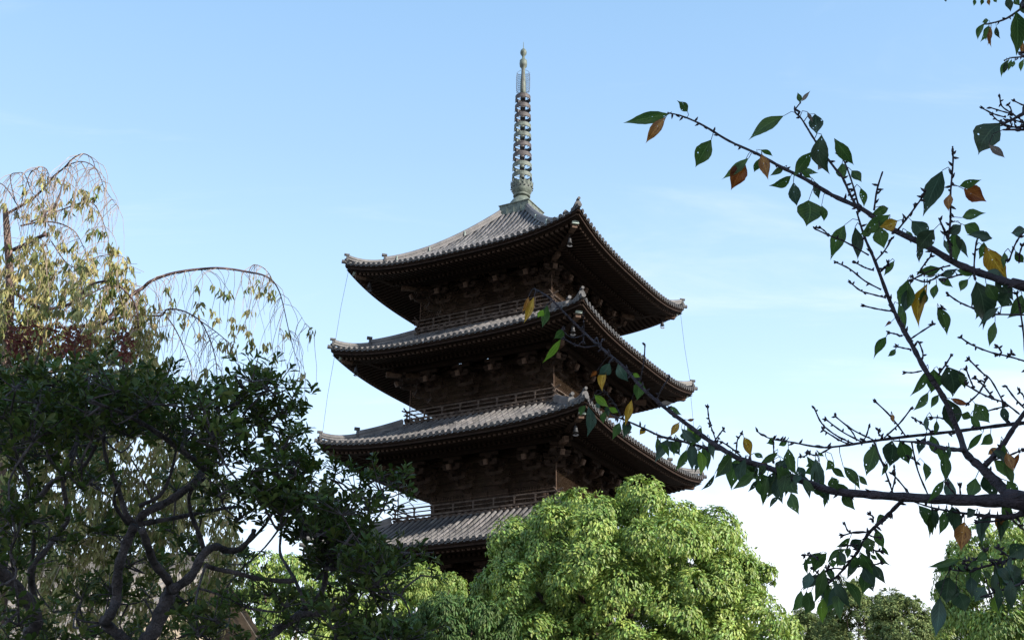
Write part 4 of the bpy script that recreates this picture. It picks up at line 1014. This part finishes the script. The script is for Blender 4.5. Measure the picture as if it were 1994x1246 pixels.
TWIGS = """1383 826 1399 872;1378 794 1383 826;1409 835 1399 848 1393 856;1444 845 1436 856 1434 877;1407 861 1424 872 1443 888;1506 856 1506 895
1256 672 1254 702 1248 735 1242 750;1303 735 1286 762 1278 784;1177 762 1196 786 1210 811;1136 612 1137 640 1136 664;1095 639 1104 653 1120 657 1140 652;1101 661 1117 670 1139 676 1165 672;1167 671 1162 657;1170 676 1172 663
1587 446 1618 460 1644 470 1692 497;1598 444 1610 455;1628 511 1655 524 1684 547 1716 564;1657 551 1676 566 1699 573 1725 580;1684 596 1710 602 1736 606;1667 512 1702 527;1705 508 1722 489 1736 466;1729 517 1713 532
1816 632 1791 648 1772 661;1733 648 1751 654;1748 675 1774 680;1790 667 1797 688 1795 703;1764 725 1795 722;1852 693 1840 712 1830 725;1846 573 1866 587 1892 599;1936 612 1994 613 2010 613;1980 573 1988 613 1994 660 1998 720
1871 657 1892 671 1930 686 1965 694 2005 706;1945 690 1950 686 1944 676;1965 692 1970 688;1887 700 1913 726 1930 740 1953 781;1881 749 1907 764 1930 775 1956 784 1985 806;1882 720 1895 752;1920 740 1907 764 1886 784;1959 752 1976 775 1998 798;1957 791 1930 798 1905 806;1985 762 1998 785;1899 735 1930 770
1586 795 1601 825 1629 848 1663 864;1627 811 1661 837 1700 856;1603 837 1637 858 1661 866;1609 817 1641 841 1680 861;1706 783 1735 811 1763 848;1773 797 1751 825 1722 852;1781 815 1812 839;1692 831 1686 850 1676 862;1816 813 1840 817;1655 835 1668 858;1710 838 1720 852;1575 882 1590 886 1621 870;1560 888 1575 882
1702 860 1722 911 1737 955 1738 962;1775 860 1787 915 1808 965;1739 923 1771 961;1737 955 1743 930 1741 912;1700 872 1722 905;1770 890 1785 900;1844 943 1873 973;1869 947 1873 970;1994 874 1966 886 1934 896 1918 905;2010 868 1994 874
1959 229 1914 212;1947 190 1951 207 1970 221 1990 235;1929 210 1966 221;1933 225 1951 238;1975 197 1994 206 2010 210;1951 243 1970 248 2010 245;1963 205 1970 221;1960 233 1994 240;1945 240 1990 252 
1729 513 1713 531;1812 500 1800 515 1790 530;1850 517 1810 528 1775 545;1833 535 1815 545 1800 549 1778 542;1898 538 1897 515 1900 480 1905 458;1966 505 1975 480 1985 462;1985 505 1990 480;1869 535 1849 541 1833 545;1836 600 1830 600
1645 1020 1655 1036 1685 1036;1710 1045 1690 1040;1568 1080 1590 1085;1695 1070 1715 1074;1690 1094 1667 1104;1613 1105 1600 1120 1585 1108;1575 1076 1590 1086;1700 1010 1695 1002;1642 1042 1668 1035 1690 1036;1645 1062 1660 1062 1670 1070;1614 1108 1645 1108;1686 1094 1715 1095
1966 1006 1980 1020 1998 1035;1905 1016 1940 1014 1975 1008;1885 1100 1900 1088 1918 1072;1880 1092 1892 1094;1945 1068 1960 1080 1975 1086;1935 1090 1950 1095;1849 1110 1853 1098"""
SAM = []; SR = []
for nm, pts, d0, d1, rad in MAINS:
    n = len(pts); P = []; Rr = []
    for i, (u, v) in enumerate(pts):
        t = i/(n-1); d = d0+(d1-d0)*t+(rng.normal(0, .012)); P.append(px(u, v, d)); Rr.append(rad[i]*d/FPX)
    q, rr = smooth_pts(P, Rr, 5)
    rr = [r_*(1+.10*math.sin(i*2.3)+rng.normal(0, .05)) for i, r_ in enumerate(rr)]
    g = MB(); g.tube([a-CL for a in q], rr, 10 if rad[0] > 5 else 7)
    for i in range(2, len(q)-1):      # spurs and bud scars
        if rng.random() < (.55 if rr[i] < .006 else .2):
            d = unit(rng.normal(size=3)); a = q[i]+d*rr[i]*.7
            g.tube([a-CL, a+d*.006-CL, a+d*.014+(q[i]-q[i-1])*.1-CL], [.0028, .0032, .0008], 5)
    g.build('branch', BARKC, CH, smooth=True)
    SAM += q; SR += rr
SAM = np.array(SAM)
camd = np.linalg.norm(SAM-CAMP, axis=1)
def to_px(P):
    v = P-CAMP; d = v@FW
    return PW/2+FPX*(v@RT)/d, PH/2-FPX*(v@UP)/d
SU, SV = to_px(SAM)
def near_depth(u, v):
    j = np.argmin((SU-u)**2+(SV-v)**2); return camd[j], j
TS = []; TWL = []
for tw in TWIGS.replace('\n', ';').split(';'):
    v_ = [float(x) for x in tw.split()]
    if len(v_) < 4: continue
    pts = list(zip(v_[0::2], v_[1::2])); da, _ = near_depth(*pts[0]); db, _ = near_depth(*pts[-1]); d = min(da, db) if abs(da-db) > 1 else (da+db)/2
    n = len(pts); P = [px(u, v, d+rng.normal(0, .02)) for u, v in pts]
    q, rr = smooth_pts(P, [.0019]*n, 4) if n > 2 else smooth_pts([P[0], (P[0]+P[1])/2+rng.normal(0, .002, 3), P[1]], [.0018]*3, 4)
    rr = [r_*(1+.35*(i % 3 == 0)) for i, r_ in enumerate(rr)]
    g = MB(); TWL.append((sum(np.linalg.norm(q[i+1]-q[i]) for i in range(len(q)-1)), g)); g.tube([a-CL for a in q], rr, 5)
    TS += q
    for e_, nx_ in ((q[0], q[1]), (q[-1], q[-2])):       # bud clusters at free ends
        uu, vv = to_px(e_)
        if np.min((SU-uu)**2+(SV-vv)**2) < 120: continue
        d = unit(e_-nx_)
        for _ in range(3):
            dd = unit(d+rng.normal(0, .55, 3)); g.tube([e_-CL, e_+dd*.005-CL, e_+dd*.011-CL], [.0018, .0030, .0006], 5)
    for a in q[1:-1]:
        if rng.random() < .30:
            dd = unit(rng.normal(size=3)); g.tube([a-CL, a+dd*.005-CL, a+dd*.010-CL], [.0016, .0026, .0006], 5)
TWL.sort(key=lambda t: -t[0])
for ln_, g in TWL[:95]: g.build('twig', BARKC, CH)
g = MB()
for ln_, h_ in TWL[95:]: g.add(h_.v, h_.f)
if g.n: tag(g.build('small_twigs', BARKC, CH), kind='stuff')
# limbs and trunk beyond the frame carrying those branches
g = MB(); P = [(0, 0, -.05), (.05, 0, .9), (-.02, .05, 1.7), (.1, .1, 2.4), (.25, .2, 3.6), (.2, .4, 5.2), (.5, .3, 6.6)]
q, rr = smooth_pts([np.array(p_, float) for p_ in P], [.17, .14, .13, .11, .09, .06, .03], 4); g.tube(q, rr, 14); g.build('trunk', BARKC, CH, smooth=True)
TRK = np.array(q)+CL
LIMB = []; OFFP = []; OFFD = []
for pass_ in (0, 1):
    for i, (nm, pts, d0, d1, rad) in enumerate(MAINS):
        if pts[0][0] < 2025 or (nm in 'AB') != (pass_ == 0): continue
        a = px(*pts[0], d0); a1 = px(*pts[1], d0); out_ = unit(a-a1); r_ = rad[0]*d0/FPX
        if pass_ == 0: tgt = TRK[np.argmin(np.abs(TRK[:, 2]-(a[2]-.55)))]
        else:
            LA = np.array(LIMB); w_ = np.linalg.norm(LA-(a+out_*.35), axis=1); tgt = LA[np.argmin(w_)]
        ln_ = np.linalg.norm(tgt-a); n_ = 6 if pass_ == 0 else 4
        P = [a1, a]+[a+(tgt-a)*t+out_*ln_*.22*math.sin(math.pi*t)+rng.normal(0, .035*min(1, ln_), 3) for t in np.linspace(0, 1, n_)[1:-1]]+[tgt]
        rt_ = min(.05, r_*1.9) if pass_ == 0 else r_*1.35
        q, rr = smooth_pts(P, list(np.linspace(r_, rt_, len(P))), 5); rr = [x_*(1+.1*math.sin(k*1.9)+rng.normal(0, .04)) for k, x_ in enumerate(rr)]
        g = MB(); g.tube([x_-CL for x_ in q], rr, 10)
        if pass_ == 0: LIMB += q[8:]
        for k in range(8, len(q)-2):
            if rng.random() < .8:           # side twigs with leaves, beyond the frame
                d = unit(rng.normal(size=3)+np.array((0.5, 0, .3))); e_ = q[k]+d*rng.uniform(.12, .35)
                g.tube([x_-CL for x_ in (q[k], (q[k]+e_)/2+rng.normal(0, .01, 3), e_)], [.003, .0022, .0015], 5)
                for _ in range(6): OFFP.append(q[k]+(e_-q[k])*rng.uniform(.3, 1)+rng.normal(0, .01, 3)); OFFD.append(d*.5+rng.normal(0, .4, 3)+np.array((0, 0, -.9)))
        g.build('limb', BARKC, CH, smooth=True)
OFFP = np.array(OFFP); SUx, SVx = to_px(OFFP); OFFD = np.array(OFFD); k_ = (SUx > 2010) | (SVx < -20); OFFP = OFFP[k_]; OFFD = OFFD[k_]; n = len(OFFP); L = rng.uniform(.06, .10, n)
leaves('foliage', OFFP-CL, OFFD, rng.normal(size=(n, 3)), L, L*.48, L_DARK, CH, T_MED)

def leafmat(name, col, col2, tr=0.35, rough=0.5, spot=None, holes=1.0):
    m = bpy.data.materials.new(name); m.use_nodes = True; t = m.node_tree; b = t.nodes['Principled BSDF']; b.inputs['Roughness'].default_value = rough; b.inputs['Specular IOR Level'].default_value = 0.35
    uv = N(t, 'ShaderNodeTexCoord'); sp = N(t, 'ShaderNodeSeparateXYZ'); t.links.new(uv.outputs['UV'], sp.inputs[0])
    ge = N(t, 'ShaderNodeNewGeometry')
    # veins: across coordinate u (-1..1 stored 0..1), along v
    au = mth(t, 'ABSOLUTE', mth(t, 'SUBTRACT', sp.outputs['X'], 0.5))
    vn = mth(t, 'SINE', mth(t, 'MULTIPLY', mth(t, 'SUBTRACT', sp.outputs['Y'], mth(t, 'MULTIPLY', au, 0.55)), 60.0))
    vein = mth(t, 'GREATER_THAN', vn, 0.90); mid = mth(t, 'LESS_THAN', au, 0.022); ve = mth(t, 'MAXIMUM', mth(t, 'MULTIPLY', vein, .55), mid)
    cbn = N(t, 'ShaderNodeCombineXYZ'); t.links.new(sp.outputs['X'], cbn.inputs[0]); t.links.new(sp.outputs['Y'], cbn.inputs[1]); t.links.new(mth(t, 'MULTIPLY', ge.outputs['Random Per Island'], 50.0), cbn.inputs[2])
    nz_ = N(t, 'ShaderNodeTexNoise'); nz_.inputs['Scale'].default_value = 2.2; nz_.inputs['Detail'].default_value = 4; t.links.new(cbn.outputs[0], nz_.inputs[0])
    rp = N(t, 'ShaderNodeValToRGB'); rp.color_ramp.elements[0].position = .36; rp.color_ramp.elements[1].position = .64
    rp.color_ramp.elements[0].color = (*col, 1); rp.color_ramp.elements[1].color = (*col2, 1); t.links.new(nz_.outputs[0], rp.inputs[0])
    hsv = N(t, 'ShaderNodeHueSaturation'); t.links.new(mth(t, 'MULTIPLY_ADD', ge.outputs['Random Per Island'], .55, .72), hsv.inputs['Value']); t.links.new(rp.outputs[0], hsv.inputs['Color'])
    mxc = N(t, 'ShaderNodeMix', data_type='RGBA'); t.links.new(mth(t, 'MULTIPLY', ve, .45), mxc.inputs[0]); t.links.new(hsv.outputs[0], mxc.inputs[6]); mxc.inputs[7].default_value = tuple(min(1, c_*2.2+.02) for c_ in col2)+(1,)
    out = mxc.outputs[2]
    if spot:
        n3 = N(t, 'ShaderNodeTexNoise'); n3.inputs['Scale'].default_value = 3.4; t.links.new(cbn.outputs[0], n3.inputs[0])
        mr = N(t, 'ShaderNodeMapRange'); mr.inputs[1].default_value = .55; mr.inputs[2].default_value = .66; t.links.new(n3.outputs[0], mr.inputs[0])
        m3 = N(t, 'ShaderNodeMix', data_type='RGBA'); t.links.new(mr.outputs[0], m3.inputs[0]); t.links.new(out, m3.inputs[6]); m3.inputs[7].default_value = (*spot, 1); out = m3.outputs[2]
    t.links.new(out, b.inputs['Base Color'])
    tl = N(t, 'ShaderNodeBsdfTranslucent'); h2 = N(t, 'ShaderNodeHueSaturation'); h2.inputs['Saturation'].default_value = 1.15; h2.inputs['Value'].default_value = 1.6; t.links.new(out, h2.inputs['Color']); t.links.new(h2.outputs[0], tl.inputs[0])
    mx = N(t, 'ShaderNodeMixShader'); mx.inputs[0].default_value = tr; t.links.new(b.outputs[0], mx.inputs[1]); t.links.new(tl.outputs[0], mx.inputs[2])
    # insect holes
    vo = N(t, 'ShaderNodeTexVoronoi'); vo.inputs['Scale'].default_value = 8.0
    mpv = N(t, 'ShaderNodeMapping'); mpv.inputs['Scale'].default_value = (0.55, 1, 1); t.links.new(cbn.outputs[0], mpv.inputs[0]); t.links.new(mpv.outputs[0], vo.inputs['Vector'])
    sc_ = N(t, 'ShaderNodeSeparateColor'); t.links.new(vo.outputs['Color'], sc_.inputs[0])
    rad_ = mth(t, 'MULTIPLY', mth(t, 'SUBTRACT', sc_.outputs[0], 0.66), 0.62*holes)
    hole = mth(t, 'LESS_THAN', vo.outputs['Distance'], rad_)
    tp = N(t, 'ShaderNodeBsdfTransparent'); m2 = N(t, 'ShaderNodeMixShader'); t.links.new(hole, m2.inputs[0]); t.links.new(mx.outputs[0], m2.inputs[1]); t.links.new(tp.outputs[0], m2.inputs[2])
    t.links.new(m2.outputs[0], t.nodes['Material Output'].inputs[0])
    return m
LM_ = dict(
 g=leafmat('cherry_leaf_green', (0.035, 0.070, 0.022), (0.060, 0.105, 0.030), .42),
 d=leafmat('cherry_leaf_dark', (0.020, 0.042, 0.022), (0.034, 0.060, 0.028), .22),
 b=leafmat('cherry_leaf_blue_green', (0.036, 0.066, 0.045), (0.058, 0.098, 0.066), .22),
 l=leafmat('cherry_leaf_light', (0.10, 0.17, 0.030), (0.15, 0.23, 0.045), .5),
 y=leafmat('cherry_leaf_yellow', (0.25, 0.14, 0.028), (0.38, 0.25, 0.060), .36, spot=(0.20, 0.075, 0.02)),
 o=leafmat('cherry_leaf_orange', (0.16, 0.070, 0.025), (0.30, 0.15, 0.05), .36, spot=(0.10, 0.03, 0.015)),
 r=leafmat('cherry_leaf_brown', (0.10, 0.030, 0.015), (0.20, 0.075, 0.03), .45),
 t=leafmat('cherry_leaf_tan', (0.14, 0.11, 0.09), (0.20, 0.16, 0.135), .3))
LEAVES = """1304 222 1213 240 26 g;1297 228 1257 280 22 o;1385 272 1354 326 36 g;1339 218 1318 196 20 g;1526 226 1457 274 28 g;1458 308 1405 350 20 g;1450 314 1423 371 36 r;1483 300 1496 351 24 o;1480 308 1468 336 15 g;1580 296 1545 345 26 g;1541 342 1497 362 20 g
1527 325 1498 343 14 g;1562 327 1594 337 12 g;1560 332 1581 348 12 g;1545 355 1552 402 26 b;1575 390 1570 441 50 g;1480 292 1505 305 10 g;1585 352 1595 388 16 b;1558 200 1553 180 11 g;1560 198 1578 177 8 t;1587 222 1590 262 30 b;1572 218 1583 240 8 t;1600 400 1604 432 16 g
1600 262 1616 340 36 d;1625 270 1663 322 26 g;1640 318 1645 350 24 g;1658 332 1678 355 20 g;1610 308 1592 332 16 t;1676 366 1682 405 16 g;1730 406 1690 424 18 g;1733 418 1675 457 30 g;1748 430 1712 442 26 y;1835 332 1797 422 38 b;1868 363 1912 350 17 g;1876 368 1921 393 34 r;1850 378 1847 412 18 o
1873 424 1920 415 22 g;1948 240 1905 302 48 d;1925 282 1957 308 15 t;1978 22 1979 109 32 g;1998 48 1984 72 20 g;1775 430 1802 476 34 b;1819 447 1784 492 36 d;1857 452 1864 512 32 g;1872 438 1843 456 22 b;1877 438 1912 458 26 g;1932 464 1882 458 18 b;1905 458 1932 466 22 b;1918 480 1963 545 38 y
1998 448 1968 454 22 b;1977 488 1994 512 16 g;1833 522 1783 530 20 g;1833 537 1866 522 16 b;1862 526 1905 533 15 g;1823 535 1800 539 5 t;1806 552 1790 640 28 y;1824 553 1818 583 16 g;1886 543 1870 569 18 g;1900 547 1914 642 46 d;1920 552 1942 588 26 g;1962 570 1949 599 34 d;1990 573 1961 620 30 g;1915 533 1958 543 20 b;1965 550 1998 545 14 g
1645 438 1617 507 30 g;1665 442 1670 507 24 d;1712 442 1722 485 32 g;1700 446 1674 456 18 g;1767 545 1752 618 38 g;1735 627 1722 637 7 r;1726 655 1701 699 20 g;1744 679 1728 694 11 g;1808 717 1771 772 17 g;1818 718 1812 766 36 g;1843 713 1855 773 44 d;1865 728 1879 757 16 g
1808 763 1777 800 17 g;1828 768 1812 795 14 g;1845 776 1856 840 38 d;1850 775 1890 788 12 r;1898 785 1928 824 30 g;1872 806 1892 814 18 g;1890 808 1912 840 15 g;1914 842 1882 880 13 g;1929 843 1908 866 20 g;1706 862 1686 927 30 g;1737 857 1732 910 36 d;1752 857 1770 904 30 g;1728 900 1716 927 10 g
1812 846 1835 890 22 g;1738 806 1740 824 9 o;1838 935 1805 980 16 g;1900 930 1884 970 28 g;1918 920 1940 975 34 d;1945 872 1923 885 12 o;1960 880 1975 918 20 o;1985 882 1976 916 10 r;1960 935 1985 960 24 g;1788 983 1816 1042 28 g;1842 988 1828 1042 19 g;1855 985 1860 1040 28 d;1878 1015 1871 1073 34 o
1955 1000 1942 1032 20 o;1962 1010 1958 1035 12 g;1950 985 1975 1002 22 g;1900 992 1882 1010 18 b;1706 1028 1722 1068 20 g;1716 1062 1732 1082 8 g;1730 1008 1705 1020 17 g;1656 1046 1627 1065 13 g;1678 1050 1655 1062 24 d;1690 1046 1698 1076 26 g;1655 1066 1651 1088 13 g;1702 1070 1736 1101 10 g;1695 1078 1709 1090 8 g
1648 1068 1610 1097 14 g;1598 1075 1560 1100 17 g;1610 1076 1583 1117 25 g;1632 1078 1647 1100 24 g;1666 1082 1659 1110 18 g;1620 1088 1623 1106 15 g;1682 1104 1678 1158 25 g;1692 1098 1702 1154 30 d;1700 1098 1726 1138 20 d;1577 1113 1563 1150 22 b;1605 1105 1585 1175 24 g;1560 1148 1540 1190 20 g
1580 1150 1560 1184 22 g;1608 1128 1595 1152 24 g;1570 1150 1567 1197 26 g;1602 1163 1602 1214 21 l;1615 1143 1618 1192 26 g;1632 1140 1637 1210 24 g;1645 1130 1675 1187 21 g;1640 1140 1660 1187 18 d;1870 1088 1804 1104 14 g;1868 1090 1814 1116 22 g;1865 1102 1890 1118 14 g;1920 1075 1900 1096 18 g;1903 1093 1885 1103 12 g
1848 1123 1842 1176 44 d;1830 1162 1822 1240 30 b;1862 1150 1880 1192 36 d;1890 1122 1893 1166 22 d;1910 1105 1892 1160 27 g;1915 1110 1928 1130 12 g;1918 1142 1898 1172 26 b;1935 1160 1947 1198 20 l;1940 1158 1957 1188 10 g;1998 1062 1964 1085 34 d;1965 1095 1987 1152 42 d;1935 1095 1975 1147 30 d
1283 787 1311 784 12 t;1300 790 1328 808 15 g;1308 800 1322 818 14 g;1323 822 1305 850 15 y;1337 817 1353 815 6 r;1337 826 1360 862 20 l;1333 838 1345 864 26 g;1318 850 1325 882 17 g;1280 850 1284 898 15 g;1337 874 1314 917 17 g;1348 858 1348 918 23 b;1360 875 1363 927 19 l;1382 852 1390 896 14 b;1392 922 1364 954 9 d
1425 885 1392 931 27 g;1440 890 1424 955 33 g;1458 890 1453 945 32 d;1475 935 1456 958 10 d;1448 850 1463 891 20 y;1515 880 1476 907 15 g;1468 882 1486 892 12 g;1496 905 1480 900 9 o;1505 852 1492 863 16 g;1534 855 1516 867 12 g;1528 895 1515 926 26 b;1510 915 1498 962 30 d;1530 910 1520 968 28 g;1480 920 1490 976 30 g
1518 965 1498 990 10 d;1535 872 1552 926 25 g;1540 938 1555 962 26 g;1540 958 1557 1003 23 g;1553 908 1570 936 22 b;1592 900 1568 908 16 g;1592 912 1566 922 18 g;1588 892 1605 958 27 b;1585 940 1612 981 26 d;1583 945 1568 958 10 b;1624 900 1608 916 20 g;1618 910 1646 930 15 g;1620 928 1628 952 24 g;1642 908 1675 953 21 g;1592 880 1606 888 7 g
1040 578 1020 630 17 y;1029 578 1017 608 12 o;1066 594 1056 638 19 g;1058 603 1047 618 15 l;1098 642 1078 660 20 g;1092 660 1056 707 15 l;1187 706 1165 730 24 b;1180 718 1173 763 18 y;1162 722 1150 734 10 r;1203 708 1224 743 23 b;1232 727 1247 734 10 l;1243 740 1240 780 26 g;1157 768 1186 793 17 l;1140 789 1130 811 14 g;1145 790 1143 850 21 b
1160 785 1169 796 10 b;1185 793 1206 803 12 l;1230 778 1217 829 17 y;1207 822 1192 857 19 g;1220 815 1213 854 21 d;1178 800 1175 826 13 g;1180 790 1184 813 12 d;1256 831 1245 847 13 y;1695 902 1690 904 8 g;1672 925 1690 945 12 g;1418 882 1405 905 16 g;1490 905 1475 925 18 g;1560 925 1548 948 18 d"""
SMALLS = """1918 45 1904 79 12 g;1925 50 1908 83 11 g;1926 50 1920 80 12 d;1928 50 1923 90 8 o;1931 52 1931 94 7 o;1940 52 1948 76 9 d;1925 40 1912 44 10 g;1898 -2 1896 13 7 g;1913 -2 1910 12 8 g;1925 -2 1927 12 7 o;1935 -2 1941 6 8 g;1960 -4 1968 24 15 d;1976 -4 1986 12 12 g;1990 0 1996 25 12 g;1966 115 1950 152 11 g;1960 118 1954 145 10 d;1975 118 1970 133 7 g;1994 115 1988 141 9 g;1992 82 1990 109 10 o;1970 116 1962 140 8 g;1838 -3 1842 5 6 d;1985 10 1998 30 10 d"""
PET = MB(); LB = {k: MB() for k in LM_}
SHAPE = [0.0, 0.24, 0.50, 0.74, 0.91, 1.0, 1.0, 0.94, 0.82, 0.65, 0.45, 0.25, 0.10, 0.0]
def add_leaf(bu, bv, tu, tv, wpx, mb, d):
    B = px(bu, bv, d); tilt = rng.normal(0, .015); T_ = px(tu, tv, d+tilt)
    ax = T_-B; L = np.linalg.norm(ax); ax /= L; view = unit((B+T_)/2-CAMP)
    sd = unit(np.cross(ax, view)); nm = np.cross(sd, ax)
    roll = rng.uniform(-.6, .6); s2 = sd*math.cos(roll)+nm*math.sin(roll); n2 = -sd*math.sin(roll)+nm*math.cos(roll)
    hw = (0.98 if wpx > 40 else 0.88)*wpx*d/FPX/2/max(.75, math.cos(roll)); n = len(SHAPE); vs = []; uv = []; fs = []
    bend = rng.normal(0, .10)*L; sb = rng.normal(0, .07)*L; curl = rng.normal(0, .5); fold = rng.uniform(.08, .42); cr_ = 5
    for i, wv in enumerate(SHAPE):
        t = i/(n-1); c_ = B+ax*L*t+n2*bend*math.sin(math.pi*t)+s2*sb*math.sin(math.pi*t)
        for j in range(cr_):
            x = (j/(cr_-1))*2-1; ser = 1.0+(.035 if (i % 2 and abs(x) == 1) else 0)
            wd = hw*wv*x*ser*rng.uniform(.97, 1.03)
            ca_ = curl*(t-.3)
            vs.append(c_+(s2*math.cos(ca_)+n2*math.sin(ca_))*wd+n2*(-abs(x)*fold*hw*wv+.04*hw*math.sin(i*1.3+x*2))); uv.append(((x+1)/2, t))
    for i in range(n-1):
        for j in range(cr_-1):
            a = i*cr_+j; fs.append((a, a+1, a+cr_+1, a+cr_))
    mb.add([q_-CL for q_ in vs], fs, 0, uv)
    return B
ALL = SAM if not TS else np.concatenate([SAM, np.array(TS)]); AU, AV = to_px(ALL); AD = np.linalg.norm(ALL-CAMP, axis=1)
EXTRA = []
for (ua, ub, va, vb, n_) in ((1390, 1650, 880, 960, 26), (1550, 1700, 1060, 1170, 16), (1270, 1400, 830, 880, 8), (1750, 1960, 440, 600, 14), (1780, 1960, 990, 1010, 7), (1800, 1960, 780, 960, 14), (1940, 1994, 1080, 1150, 8), (1900, 1994, 570, 640, 4)):
    for _ in range(n_):
        u0 = rng.uniform(ua, ub); v0 = rng.uniform(va, vb); a_ = rng.normal(1.45, .45); l_ = rng.uniform(26, 62)
        EXTRA.append('%.0f %.0f %.0f %.0f %.0f %s' % (u0, v0, u0+l_*math.cos(a_), v0+l_*math.sin(a_), l_*rng.uniform(.28, .5), rng.choice(['g', 'd', 'g', 'b'])))
for txt, small in ((LEAVES+';'+';'.join(EXTRA), False), (SMALLS, True)):
    for l_ in txt.replace('\n', ';').split(';'):
        f_ = l_.split(); u0, v0, u1, v1, w_ = map(float, f_[:5])
        dist = (AU-u0)**2+(AV-v0)**2
        if small: dist = dist+np.where(AD < 5, 1e6, 0)
        else: dist = dist+np.where(AD > 5, 1e6, 0)
        j = int(np.argmin(dist)); d = AD[j]+rng.normal(0, .03)+(-.02 if f_[5] in 'yo' else 0)
        code = f_[5]; tgt_ = MB() if code in 'yort' else LB[code]
        if l_ in EXTRA and dist[j] > 14**2:
            k_ = 1-14/math.sqrt(dist[j]); du, dv = (AU[j]-u0)*k_, (AV[j]-v0)*k_; u0 += du; v0 += dv; u1 += du; v1 += dv
        B = add_leaf(u0, v0, u1, v1, w_, tgt_, d)
        if dist[j] < 70**2:
            A_ = ALL[j]; ax = unit(px(u1, v1, d)-B); m_ = (A_+B)/2+np.array((0, 0, .004))-ax*.006
            tgt_.tube([x_-CL for x_ in (A_, m_, B)], [.0012, .0009, .0009], 4, 1, cap=False)
        if code in 'yort':
            o = tgt_.build({'y': 'yellow_leaf', 'o': 'orange_leaf', 'r': 'brown_leaf', 't': 'tan_leaf'}[code], [LM_[code], BARKC], CH, smooth=True)
for k_, nm_ in (('g', 'green_leaves'), ('d', 'dark_green_leaves'), ('b', 'blue_green_leaves'), ('l', 'light_green_leaves')):
    LB[k_].build(nm_, [LM_[k_], BARKC], CH, smooth=True)
